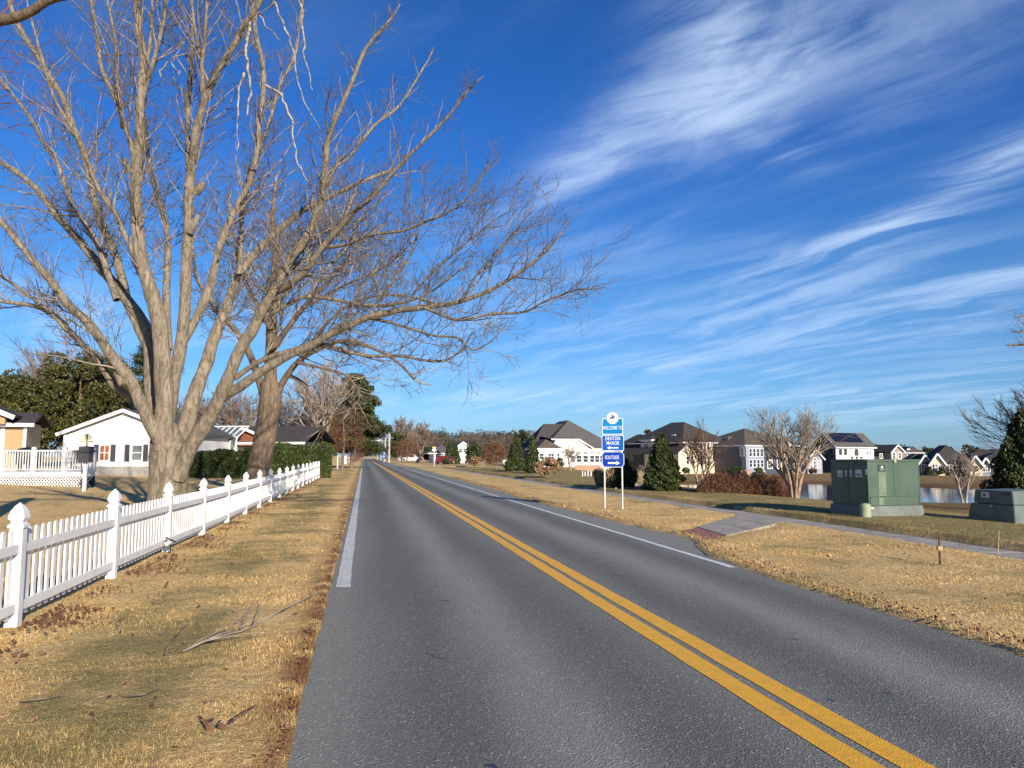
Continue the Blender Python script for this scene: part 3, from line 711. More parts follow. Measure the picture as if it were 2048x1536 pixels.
def second_tree():
    random.seed(5); D = 30.0
    root = empty('maple_tree', (P3(515, 992, D).x, D, 0), 'second bare maple with a straight knotted trunk in front of the hedge', 'tree')
    tb = Tubes(); tw = [Tubes(), Tubes()]
    trunk_root(tb, 515, 992, D, [(1000, 516, 30), (960, 517, 26), (930, 519, 23), (890, 527, 21.5), (839, 536, 21.5), (800, 541, 21.5), (765, 543, 21)])
    L = lambda *a, **k: limb(tb, tw, *a, TW2, **k)
    L([(541,780),(541,737),(543,668),(544,617),(548,560),(552,500),(545,440),(550,380)], D, 31, 20, 5, dens=3.2, start=.3, lenf=1.7)
    L([(528,790),(513,743),(496,702),(470,660),(440,630),(420,600),(395,560),(385,500)], D, 33, 12, 4, dens=4, start=.3, lenf=1.6)
    L([(552,790),(575,750),(598,722),(632,700),(680,682),(730,690),(790,720),(830,760)], D, 28, 11, 3, dens=3.6, start=.3, lenf=1.3)
    L([(545,700),(580,650),(620,600),(660,560),(700,510),(740,470)], D, 29, 10, 3, dens=4, lenf=1.8)
    L([(546,620),(590,560),(640,500),(680,450),(700,400)], D, 32, 8, 3, dens=4, lenf=1.7)
    L([(543,660),(510,600),(480,540),(470,480),(460,420)], D, 31, 8, 3, dens=4, lenf=1.7)
    L([(600,720),(660,640),(720,600),(790,590),(850,600)], 29, 27, 6, 2.5, dens=4, lenf=1.6)
    L([(620,610),(690,570),(760,540),(810,500)], 29.5, 28, 5, 2.5, dens=4, lenf=1.6)
    L([(595,725),(640,735),(690,750),(720,790),(700,820)], 29, 28, 5, 2, dens=3.5, lenf=1.2)
    L([(575,750),(610,770),(620,810),(660,840),(640,860)], 30, 31, 6, 2, dens=3, lenf=1.2)
    tb.build('trunk', 'old_bark', root); tw[0].build('branches', 'twig_tan', root); tw[1].build('crown', 'twig', root)
second_tree()
def overhang():
    random.seed(3); D = 9.0
    x0 = P3(-330, 1100, D).x
    root = empty('maple_tree', (x0, D, 0), 'maple tree beyond the left edge reaching a reddish branch into the top left corner', 'tree')
    tb = Tubes(); tw = [Tubes(), Tubes()]
    tb.path([(x0, D, -.1), (x0, D, 2.5), (x0+.1, D, 5.2), (x0+.3, D, 7)], [.45, .36, .32, .25], 14)
    P_ = dict(TW, kids=(3.2, 3, 2), rmin=.0035, up=-.02, levels=2)
    limb(tb, tw, [(-330,200),(-150,90),(-40,48),(20,38),(60,24),(95,2),(150,-12),(200,-40)], D, 8.4, 22, 8, P_, dens=1.2, start=.3, lenf=.5)
    for (a, b) in (((-120, 60), (190, 75)), ((-160, 130), (120, 120)), ((-160, 200), (100, 180)), ((-200, 260), (60, 240)),((-150,150),(180,190))):
        p = P3(a[0], a[1], 9); q = P3(b[0], b[1], 8.6); grow(tw, p, (q-p).normalized(), (q-p).length*random.uniform(.6, .8), .012, 0, P_)
    tb.build('trunk', 'old_bark', root); tw[0].build('branches', 'twig_red', root); tw[1].build('crown', 'twig_red', root)
overhang()

# ------------------------------------------------------------------ houses
class House:
    def __init__(s, label, px, d, rz=30, z=None, name='house', cat='house', group=None):
        c, n = math.cos(R(rz)), math.sin(R(rz)); s.e1 = Vector((c, n)); s.e2 = Vector((-n, c)); s.o = Vector((P3(px, 912, d).x, d))
        s.z = Tz(s.o.x, s.o.y) if z is None else z
        s.root = empty(name, (s.o.x, s.o.y, s.z), label, cat, group, R(rz))
    def lx(s, px, ly=0):
        u = (px-1024)/F*math.cos(PITCH); b = s.o+s.e2*ly; return (u*b.y-b.x)/(s.e1.x-u*s.e1.y)
    def ly(s, px, lx=0):
        u = (px-1024)/F*math.cos(PITCH); b = s.o+s.e1*lx; return (u*b.y-b.x)/(s.e2.x-u*s.e2.y)
    def zz(s, py, lx=0, ly=0):
        r = ray(1024, py); return EYE+(s.o+s.e1*lx+s.e2*ly).y*r.z/r.y-s.z
    def wall(s, x0, x1, y0, y1, h, m_, gable=None, rh=0, base=-.8):
        b = MB().box(x0, x1, y0, y1, base, h)
        e = .012
        if gable == 'y': xm = (x0+x1)/2; b.add([(x0,y0,h),(x1,y0,h),(xm,y0,h+rh),(x0,y1,h),(x1,y1,h),(xm,y1,h+rh)], [(0,1,2),(5,4,3),(0,2,5,3),(1,4,5,2)])
        if gable == 'x': ym = (y0+y1)/2; b.add([(x0,y0,h),(x0,y1,h),(x0,ym,h+rh),(x1,y0,h),(x1,y1,h),(x1,ym,h+rh)], [(2,1,0),(3,4,5),(0,3,5,2),(1,2,5,4)])
        return b.build('wall', m_, s.root)
    def hip(s, x0, x1, y0, y1, h, rh, m_, ov=.4, trim='white_trim'):
        x0 -= ov; x1 += ov; y0 -= ov; y1 += ov; w_ = x1-x0; d_ = y1-y0; k = min(w_, d_)/2
        if w_ >= d_: r0, r1 = (x0+k, (y0+y1)/2), (x1-k-.01, (y0+y1)/2)
        else: r0, r1 = ((x0+x1)/2, y0+k), ((x0+x1)/2, y1-k-.01)
        b = MB(); z0 = h+.02; v = [(x0,y0,z0),(x1,y0,z0),(x1,y1,z0),(x0,y1,z0),(*r0,z0+rh),(*r1,z0+rh)]
        fs = [(0,1,5,4),(2,3,4,5),(0,4,3),(1,2,5)] if w_ >= d_ else [(0,1,4),(1,2,5,4),(2,3,5),(3,0,4,5)]
        b.add(v, fs+[(3,2,1,0)]); r = b.build('roof', m_, s.root)
        if trim: MB().box(x0+.05, x1-.05, y0+.05, y1-.05, h-.2, h).build('fascia', trim, r)
        return r
    def gab(s, x0, x1, y0, y1, h, rh, ax, m_, ov=.35, trim='white_trim'):
        b = MB(); t = .14
        if ax == 'y':
            xm = (x0+x1)/2; q = (xm-x0); sl = rh/q; xa, xb = x0-ov, x1+ov; za = h-ov*sl; ya, yb = y0-ov, y1+ov; hh = h+rh
            pr = [(xa, za), (xm, hh), (xb, za), (xb, za+t), (xm, hh+t), (xa, za+t)]
            v = [(p[0], ya, p[1]+.01) for p in pr]+[(p[0], yb, p[1]+.01) for p in pr]
        else:
            ym = (y0+y1)/2; q = (ym-y0); sl = rh/q; xa, xb = y0-ov, y1+ov; za = h-ov*sl; ya, yb = x0-ov, x1+ov; hh = h+rh
            pr = [(xa, za), (ym, hh), (xb, za), (xb, za+t), (ym, hh+t), (xa, za+t)]
            v = [(ya, p[0], p[1]+.01) for p in pr]+[(yb, p[0], p[1]+.01) for p in pr]
        fs = [(0,1,4,5),(1,2,3,4),(7,6,11,10),(8,7,10,9),(0,6,7,1),(1,7,8,2),(5,4,10,11),(4,3,9,10),(0,5,11,6),(2,8,9,3)]
        r = b.add(v, fs).build('roof', m_, s.root)
        if trim:
            tr = MB()
            if ax == 'y': tr.bar((xa, ya-.03, za+.02), ((x0+x1)/2, ya-.03, hh+.02), .06, .24).bar(((x0+x1)/2, ya-.03, hh+.02), (xb, ya-.03, za+.02), .06, .24)
            else: tr.bar((ya-.03, xa, za+.02), (ya-.03, ym, hh+.02), .06, .24).bar((ya-.03, ym, hh+.02), (ya-.03, xb, za+.02), .06, .24); tr.bar((ya, xa-.03, za), (yb, xa-.03, za), .06, .2)
            tr.build('fascia', trim, r)
        return r
    def win(s, face, c, z0, z1, w_, at=0.0, fr='white_trim', glass='glass_dark', arch=False, mull=1, ft=.12):
        """face 'f': plane y=at, centre x=c; face 's': plane x=at, centre y=c"""
        f = MB(); g = MB(); t = ft; o = .05
        def bx(mb, a0, a1, b0, b1, p0, p1):
            if face == 'f': mb.box(c+a0, c+a1, at-p1, at-p0, b0, b1)
            else: mb.box(at-p1, at-p0, c+a0, c+a1, b0, b1)
        h = w_/2
        bx(f, -h-t, -h, z0-t, z1+t, 0, o); bx(f, h, h+t, z0-t, z1+t, 0, o); bx(f, -h, h, z1, z1+t, 0, o); bx(f, -h, h, z0-t, z0, 0, o)
        for i in range(mull): q = -h+w_*(i+1)/(mull+1); bx(f, q-.025, q+.025, z0, z1, .008, o-.006)
        bx(f, -h, h, (z0+z1)/2-.025, (z0+z1)/2+.025, .010, o-.009)
        bx(g, -h, h, z0, z1, .002, .012)
        if arch:
            n = 9
            for i in range(n):
                a0, a1 = math.pi*i/n, math.pi*(i+1)/n; R_ = h+t
                P_ = lambda r, a: ((c+r*math.cos(a), at-o/2, z1+t+r*math.sin(a)) if face == 'f' else (at-o/2, c+r*math.cos(a), z1+t+r*math.sin(a)))
                f.bar(P_(R_-t/2, a0), P_(R_-t/2, a1), t, o, up=(0, 1, 0) if face == 'f' else (1, 0, 0))
            pts = [P_(h-.01, math.pi*i/n) for i in range(n+1)]
            sh = Vector((0, .02, 0)) if face == 'f' else Vector((.02, 0, 0))
            g.add([tuple(Vector(p)+sh) for p in pts], [tuple(range(n+1))])
        wf = f.build('window', fr, s.root); g.build('pane', glass, wf); return wf
    def wins(s, face, pxs, py0, py1, w_, at=0.0, **k):
        if w_ < .7: w_ *= 1.2; k['mull'] = 0; k['ft'] = min(k.get('ft', .1), .09)
        for px in pxs:
            c = s.lx(px, at) if face == 'f' else s.ly(px, at)
            X, Y = (c, at) if face == 'f' else (at, c)
            s.win(face, c, s.zz(py1, X, Y), s.zz(py0, X, Y), w_, at, **k)
    def box(s, name, m_, *a): return MB().box(*a).build(name, m_, s.root)

# cream house with long dark wing
h = House('cream two storey house with black hipped roof and long dark side wing across the pond', 1357, 130, group='houses across the pond')
W_ = h.lx(1462); A = h.lx(1402); E1 = h.zz(905); E2 = h.zz(884.5, W_/2)
B0 = h.lx(1386)
h.wall(0, A, 0, 9, E1, 'siding_cream', 'y', h.zz(883, A/2)-E1); h.gab(0, A, 0, 9, E1, h.zz(883, A/2)-E1, 'y', 'shingle_dark')
h.wall(B0, W_, .35, 13, E2, 'siding_cream'); h.hip(B0-2, W_, .35, 15, E2, h.zz(844, 5, 7)-E2, 'shingle_dark')
C1 = h.ly(1205); h.wall(.15, 9.5, 4, C1, E1-.05, 'siding_dark'); h.hip(.15, 9.5, 4, C1, E1-.05, h.zz(868, 4, 12)-E1, 'shingle_dark', trim='siding_grey')  # shade of the sun-grazed left side is put into dark siding and trim
dy_ = h.ly(1300, .8); h.wall(1.2, 4.6, dy_, dy_+3.0, h.zz(879, .8, dy_), 'siding_cream', base=E1-.3); h.hip(1.2, 5, dy_, dy_+3.0, h.zz(879, .8, dy_), .8, 'shingle_dark', ov=.3)
h.wins('s', (1293,), 884, 897, 1.2, at=1.2)
for px in (1222, 1262, 1330): h.wins('s', (px,), 911, 921, 1.1, at=.15, fr='siding_grey', glass='siding_grey')
ch = h.ly(1352, 3); h.box('chimney', 'white_trim', 2.8, 3.7, ch, ch+.9, E1, h.zz(869, 3, ch))
h.wins('f', (1390, 1397, 1403.5, 1410, 1417), 886, 899.5, .42, at=.35, ft=.1); h.wins('f', (1438.5, 1446), 887.5, 899.5, .5, at=.35, ft=.1)
h.wins('f', (1375, 1383.5), 913, 928, .5, ft=.1); h.wins('f', (1404, 1410, 1417), 914, 928, .46, at=.35, ft=.1); h.wins('f', (1435, 1442, 1449), 916.5, 929.5, .46, at=.35, ft=.1)
# navy and white house
h = House('navy house with white two storey window bay and brown roof behind the crape myrtle', 1492, 128, rz=28, group='houses across the pond')
E = h.zz(890); b1 = h.lx(1528); b2 = h.lx(1552); b3 = h.lx(1583)
h.wall(0, h.lx(1608), .9, 14, E, 'siding_navy'); h.wall(-.02, b1, 0, 1, E-.02, 'siding_bluegrey')
h.hip(0, h.lx(1608), .2, 14, E, h.zz(856, 4, 6)-E, 'shingle_brown')
S1 = h.ly(1461); h.wall(.8, 8, 5, S1+4, E-.7, 'siding_navy'); h.hip(.8, 8, 5, S1+4, E-.7, h.zz(866, 3, 8)-E, 'shingle_brown')
h.wins('f', (1501, 1508.5, 1516, 1523.5), 898, 912.5, .46, ft=.11); h.wins('f', (1501, 1508.5, 1516, 1523.5), 920, 934, .46, ft=.11)
h.wins('f', (1539,), 921, 936, .95, at=.9, ft=.16); h.wins('f', (1558,), 921, 936, .9, at=.9, ft=.16); h.wins('s', (1484.5,), 896, 911, .7, at=0, ft=.16)
eg = h.zz(893, b2); h.wall(b2, b3, .1, 5, eg, 'siding_taupe', 'y', h.zz(878, b2)-eg, base=h.zz(915, b2)); h.gab(b2, b3, .1, 5, eg, h.zz(878, b2)-eg, 'y', 'shingle_brown')
h.wins('f', (1563, 1572), 897, 908, .6, at=.1)
x_a, x_b = h.lx(1585), h.lx(1610); h.wall(x_a, x_b, -1.5, 1, h.zz(919, x_a, -1.5), 'siding_bluegrey'); h.hip(x_a, x_b, -1.5, 2, h.zz(919, x_a, -1.5), 1.2, 'shingle_brown', ov=.25)
h.wins('f', (1590, 1598, 1606), 922, 934, .5, at=-1.5)
x_a, x_b = h.lx(1614, -3), h.lx(1644, -3); eg = h.zz(917, x_a, -3); h.wall(x_a, x_b, -3, 4, eg, 'siding_bluegrey', 'y', h.zz(899, x_a, -3)-eg); h.gab(x_a, x_b, -3, 4, eg, h.zz(899, x_a, -3)-eg, 'y', 'shingle_brown')
c_ = (x_a+x_b)/2; h.win('f', c_, h.zz(935, c_, -3), h.zz(922, c_, -3), .8, at=-3, arch=True, glass='glass_grey'); h.win('f', c_-1.0, h.zz(935, c_, -3), h.zz(922, c_, -3), .4, at=-3, glass='glass_grey'); h.win('f', c_+1.0, h.zz(935, c_, -3), h.zz(922, c_, -3), .4, at=-3, glass='glass_grey')
# white house with solar panels
h = House('white two storey house with black solar panels on its grey roof behind the transformer', 1672, 138, rz=24, group='houses across the pond')
W_ = h.lx(1748); E = h.zz(891.5); S1 = h.ly(1628); rh = h.zz(867, 3, S1/2)-E
h.wall(0, W_, 0, S1, E, 'siding_white'); h.wall(-.12, -.01, .0, S1, E, 'siding_navy', 'x', rh*.98); h.gab(0, W_, 0, S1, E, rh, 'x', 'shingle_grey', ov=.4)
sl = rh/(S1/2); q = MB()
def rp3(x, y): return (x, y, E+y*sl+.20)
for i in range(7):
    for j in range(3):
        x0, x1 = .6+i*1.05+j*.0, .6+i*1.05+1.0; y0, y1 = S1/2*(.22+j*.25), S1/2*(.22+j*.25+.235); v = [rp3(x0,y0), rp3(x1,y0), rp3(x1,y1), rp3(x0,y1)]
        q.add(v+[(a, b, c-.05) for a, b, c in v], [(0,1,2,3),(7,6,5,4),(0,4,5,1),(1,5,6,2),(2,6,7,3),(3,7,4,0)])
q.build('solar_panel', 'solar', h.root)
h.wins('f', (1681, 1691), 898.5, 909, .5, fr='siding_grey'); c_ = h.lx(1713); h.win('f', c_, h.zz(911, c_), h.zz(904, c_), .9, arch=True, ft=.06, fr='siding_grey'); h.wins('f', (1735, 1741), 904, 909, .3, ft=.06)
h.wins('f', (1704, 1713, 1722), 913, 922, .5); h.wins('s', (1662,), 896, 908, 1.0, at=-.12, fr='siding_grey'); h.wins('f', (1680, 1738, 1748), 924, 936, .7)
# dark roofed house with taupe gable
h = House('dark roofed house with a small taupe front gable right of the solar panel house', 1782, 150, rz=26, group='houses across the pond')
W_ = h.lx(1806); E = h.zz(903); rh = h.zz(890.5, W_/2)-E
h.wall(0, W_, 0, 10, E, 'siding_taupe', 'y', rh); h.gab(0, W_, 0, 10, E, rh, 'y', 'shingle_dark'); h.wins('f', (1788, 1799), 906, 917, .75, ft=.22)
h.wall(-6, 6, 4, 14, E-.02, 'siding_dark'); h.hip(-9, 7, 4, 16, E, h.zz(873, 0, 10)-E, 'shingle_dark'); h.wall(-4.5, -.02, 1.5, 6, E-1, 'siding_dark'); h.wins('f', (1762,), 908, 916, .7, at=1.5)
# brown roofed house further back
h = House('house with brown roof and white chimney behind the grey arched window house', 1806, 165, rz=-15, group='houses across the pond')
W_ = h.lx(1846); E = h.zz(905); h.wall(0, W_, 0, 10, E, 'siding_taupe'); h.hip(0, W_, 0, 10, E, h.zz(893, 4, 5)-E, 'shingle_brown'); h.box('chimney', 'white_trim', 1.0, 1.6, .5, 1.1, E-.5, h.zz(897, 1)); h.wins('f', (1820, 1836), 908, 916, .8)
# grey gable with arched window
h = House('low grey house whose gable holds a white arched window beyond the pond', 1838.5, 122, rz=-18, group='houses across the pond')
W_ = h.lx(1860.5); E = h.zz(925); rh = h.zz(910, W_/2)-E
h.wall(0, W_, 0, 8, E, 'siding_grey', 'y', rh); h.gab(0, W_, 0, 8, E, rh, 'y', 'shingle_dark'); c_ = W_/2; h.win('f', c_, h.zz(943, c_), h.zz(930, c_), .95, arch=True, mull=2, ft=.14)
x0 = h.lx(1812, 3); h.wall(x0, .3, 3, 8, E, 'siding_dark'); h.hip(x0, 2, 2.5, 9, E, h.zz(907, -1, 6)-E, 'shingle_dark')
# long low house with two cream gables
h = House('long low house with two cream gables and a wide black hipped roof beyond the pond', 1860.5, 120, rz=-18, group='houses across the pond')
E = h.zz(926); a1 = h.lx(1889); a2 = h.lx(1933); a3 = h.lx(1959.5); rh = h.zz(907.5, a1/2)-E
h.wall(.05, a1, .3, 8, E, 'siding_cream', 'y', rh); h.gab(.05, a1, .3, 8, E, rh, 'y', 'shingle_dark')
h.wins('f', (1867, 1872), 929, 941, .35, at=.3); h.wins('f', (1879, 1884), 931, 943, .5, at=.3, ft=.2)
h.wall(a1-.4, a2+.4, 2, 12, E, 'siding_grey'); h.hip(a1-1.5, a2+1.2, 2, 13, E, h.zz(890.5, 5, 7.5)-E, 'shingle_dark')
e3 = h.zz(930, a2, -1); h.wall(a2, a3, -1, 9, e3, 'siding_cream', 'y', h.zz(912, a2, -1)-e3); h.gab(a2, a3, -1, 9, e3, h.zz(912, a2, -1)-e3, 'y', 'shingle_dark'); h.wins('f', (1939, 1950), 932, 943, .55, at=-1, fr='siding_cream')
bx0, bx1 = h.lx(1898, .5), h.lx(1931, .5); h.wall(bx0, bx1, .6, 3, h.zz(929, bx0), 'siding_grey'); h.hip(bx0, bx1, .6, 3.6, h.zz(929, bx0), .9, 'shingle_dark', ov=.25); h.wins('f', (1903, 1911), 931, 943, .6, at=.6); h.wins('f', (1920, 1926), 930, 943, .42, at=.6, ft=.2)
h.wall(h.lx(1920, 5), h.lx(1927, 5), 4.6, 6, h.zz(911, 5, 5), 'white_trim', base=2.2)
# pale blue gable
h = House('pale blue grey house end with clipped white gable beside the dark evergreen', 1962, 118, rz=-18, group='houses across the pond')
W_ = h.lx(1978.5); E = h.zz(928); rh = h.zz(916, W_/2)-E; h.wall(0, W_, 0, 8, E, 'siding_bluegrey', 'y', rh); h.gab(0, W_, 0, 8, E, rh, 'y', 'shingle_dark'); h.wins('f', (1968, 1974), 932, 943, .45)
h.wall(.5, 8, 6, 14, E, 'siding_dark'); h.hip(.5, 9, 6, 16, E, h.zz(904, 4, 10)-E, 'shingle_dark')
h = House('house with plain black hipped roof half hidden by the dark evergreen', 1990, 150, rz=-15, group='houses across the pond')
h.wall(-6, 9, 0, 10, h.zz(918), 'siding_grey'); h.hip(-6, 9, 0, 10, h.zz(918), h.zz(899, 0, 5)-h.zz(918), 'shingle_dark'); h.wins('f', (1984, 1994), 924, 934, .9)
# white house left of the sign
h = House('large white single storey house with broad grey hipped roof left of the road sign', 1077, 110, rz=16, z=.05)
E = h.zz(896.5); X2 = h.lx(1216, 4); t1 = h.lx(1121)
h.wall(0, t1, 0, 5, E, 'siding_white'); h.hip(0, t1, 0, 6, E, h.zz(879, t1/2, 3)-E, 'shingle_brown', ov=.3)
h.wall(t1-.3, X2, 1.6, 16, E-.02, 'siding_white')
g0, g1 = h.lx(1100, 1.5), h.lx(1184, 1.5); h.hip(h.lx(1085, 4), X2+.5, 2.2, 18, E, h.zz(842, 8, 10)-E, 'shingle_grey', ov=.5)
q = MB(); zt = h.zz(880, 6, 1.5); gA, gB = h.lx(1112, 1.5), h.lx(1158, 1.5)
q.add([(g0,1.5,E-.3),(g1,1.5,E-.3),(gB,1.5,zt),(gA,1.5,zt),(g0,4.5,E-.3),(g1,4.5,E-.3),(gB,6,zt),(gA,6,zt)], [(0,1,2,3),(4,7,6,5),(0,3,7,4),(1,5,6,2),(3,2,6,7),(0,4,5,1)]); q.build('wall', 'siding_white', h.root)
q = MB().bar((gA-.8, 1.35, zt+.08), (gB, 1.35, zt+.08), .25, .16).bar((gB, 1.35, zt+.08), (g1+.2, 1.35, E+.02), .25, .16); q.build('fascia', 'white_trim', h.root)
q = MB().add([(gA-1,1.2,zt+.18),(gB,1.2,zt+.18),(gB,9,zt+.9),(gA-1,9,zt+.9)], [(0,1,2,3)]).add([(gB,1.2,zt+.18),(g1+.4,1.2,E+.12),(g1+.4,9,E+.5),(gB,9,zt+.9)], [(0,1,2,3)]); q.build('roof', 'shingle_grey', h.root)
h.wins('f', (1145, 1158, 1171), 911.5, 924, .62, at=1.5, ft=.14); h.wins('f', (1145, 1158, 1171), 903.5, 907.5, .62, at=1.5, ft=.14); h.wins('f', (1184, 1194, 1204), 911.5, 924, .55, at=1.6, ft=.14); h.wins('f', (1184, 1196), 903.5, 907.5, .7, at=1.6, ft=.14)
h.wins('f', (1102,), 907, 918, .85); h.wins('f', (1083,), 907, 918, .55); h.wins('f', (1116.5,), 907, 920, .25)
yb = h.ly(1042, .5); h.wall(.6, 9, 5.01, yb, E-.1, 'siding_dark'); h.hip(.6, 10, 5, yb, E-.1, h.zz(850, 5, 14)-E, 'shingle_dark', trim='siding_grey')
# two small far houses
h = House('small white gabled house behind the conical evergreens', 914, 170, rz=24, z=0.2)
W_ = h.lx(937); h.wall(0, W_, 0, 8, h.zz(893), 'siding_white', 'y', 1.0); h.gab(0, W_, 0, 8, h.zz(893), 1.0, 'y', 'shingle_grey'); h.wins('f', (921, 930), 898, 905, .6)
h = House('low white house with grey roof behind the street name sign', 868, 160, rz=14, z=0.1)
W_ = h.lx(892); h.wall(0, W_, 0, 8, h.zz(906), 'siding_white'); h.hip(-1, W_+2, 0, 9, h.zz(906), h.zz(890, 2, 4)-h.zz(906), 'shingle_grey'); h.wins('f', (874, 884), 908, 914, .7)
# white gabled house on the left
h = House('white clapboard house with low gable and dark shutters behind the big maple', 128, 54, rz=2)
zb = h.z; W_ = h.lx(365); E = h.zz(866); rh = h.zz(822, W_/2)-E
h.wall(0, W_, 0, 14, E, 'siding_white', 'y', rh); h.gab(0, W_, 0, 14, E, rh, 'y', 'shingle_grey', ov=.42)
h.box('foundation', 'foundation', -.02, W_+.02, -.03, .3, -.6, h.zz(933)); h.box('sill_board', 'white_trim', -.04, W_+.04, -.06, -.031, h.zz(933), h.zz(929))
for (pa, pb, gl) in ((199, 219, 'curtain_rust'), (263, 285, 'glass_grey')):
    c_ = h.lx((pa+pb)/2); h.win('f', c_, h.zz(920), h.zz(891), (pb-pa)*.036*.86, at=-.0, glass=gl, mull=0 if gl == 'glass_grey' else 1, ft=.09)
for px in (192, 226, 254, 291): c_ = h.lx(px); h.box('shutter', 'shutter', c_-.17, c_+.17, -.05, -.004, h.zz(923), h.zz(889))
h.box('lamp', 'sticker', W_/2-.15, W_/2+.15, -.2, -.02, h.zz(829), h.zz(826))
h.box('downpipe', 'white_trim', -.06, .04, -.1, -.035, 0, E)
# tan house at the left edge
h = House('tan clapboard house corner with white trim behind the deck at the left edge', -190, 40, rz=20)
W_ = h.lx(50); E = h.zz(846, W_); h.wall(0, W_, 0, 3.2, E, 'siding_tan'); h.gab(0, W_+.05, 0, 3.2, E, .5, 'x', 'shingle_dark', ov=.4)
h.box('downpipe', 'white_trim', W_-.12, W_+.03, -.12, -.01, 0, E-.2); h.box('trim_board', 'white_trim', h.lx(3)-.1, h.lx(3)+.1, -.06, -.003, 0, E-.2)
x1 = h.lx(14); h.wall(x1-4.4, x1, -.8, 2.4, E+.35, 'siding_tan', 'y', 1.0, base=E-.1); h.gab(x1-4.6, x1+.2, -.8, 2.4, E+.35, 1.05, 'y', 'shingle_dark', ov=.3)
# sunroom house behind the hedge
h = House('dark roofed low house with a curved white glass sunroom behind the hedge', 412, 64, rz=-6)
h.wall(0, 7.5, 2.5, 10, h.zz(884, 0, 3), 'siding_dark'); h.gab(0, 7.5, 2.5, 10, h.zz(884, 0, 3), h.zz(855, 6, 6)-h.zz(884, 0, 3), 'x', 'shingle_dark'); 
q = h.lx(440, 1); e_ = h.zz(866, q, 3); h.wall(q, q+3.4, 2.2, 6, e_-.4, 'brick', 'y', .7, base=2.4); h.gab(q, q+3.4, 2.2, 6, e_-.4, .7, 'y', 'shingle_dark')
sr = MB(); gl = MB(); H0, H1 = h.zz(925), h.zz(868); x0, x1 = h.lx(398), h.lx(470); nb = 7
arc = [(-.0, .2), (-.0, .62), (.10, .80), (.35, .93), (.9, 1.0), (2.4, 1.22)]
for i in range(nb):
    x = x0+(x1-x0)*(i/(nb-1)); pts = [(x, dy, H1*k if j else H0) for j, (dy, k) in enumerate(arc)]
    for p, q_ in zip(pts[:-1], pts[1:]): sr.bar(p, q_, .09)
for j in (1, 3, 5):
    sr.bar((x0, arc[j][0], H1*arc[j][1]), (x1, arc[j][0], H1*arc[j][1]), .08)
for i in range(len(arc)-1):
    p, q_ = arc[i], arc[i+1]; gl.add([(x0, p[0]+.03, H1*p[1]), (x1, p[0]+.03, H1*p[1]), (x1, q_[0]+.03, H1*q_[1]), (x0, q_[0]+.03, H1*q_[1])], [(0,1,2,3)])
pts = [(x0, dy, H1*k) for dy, k in arc]+[(x0, 2.4, H0)]; gl.add([pts[0], *pts[1:]], [tuple(range(len(pts)))])
so_ = sr.build('sunroom', 'white_trim', h.root); gl.build('pane', 'glass_grey', so_)

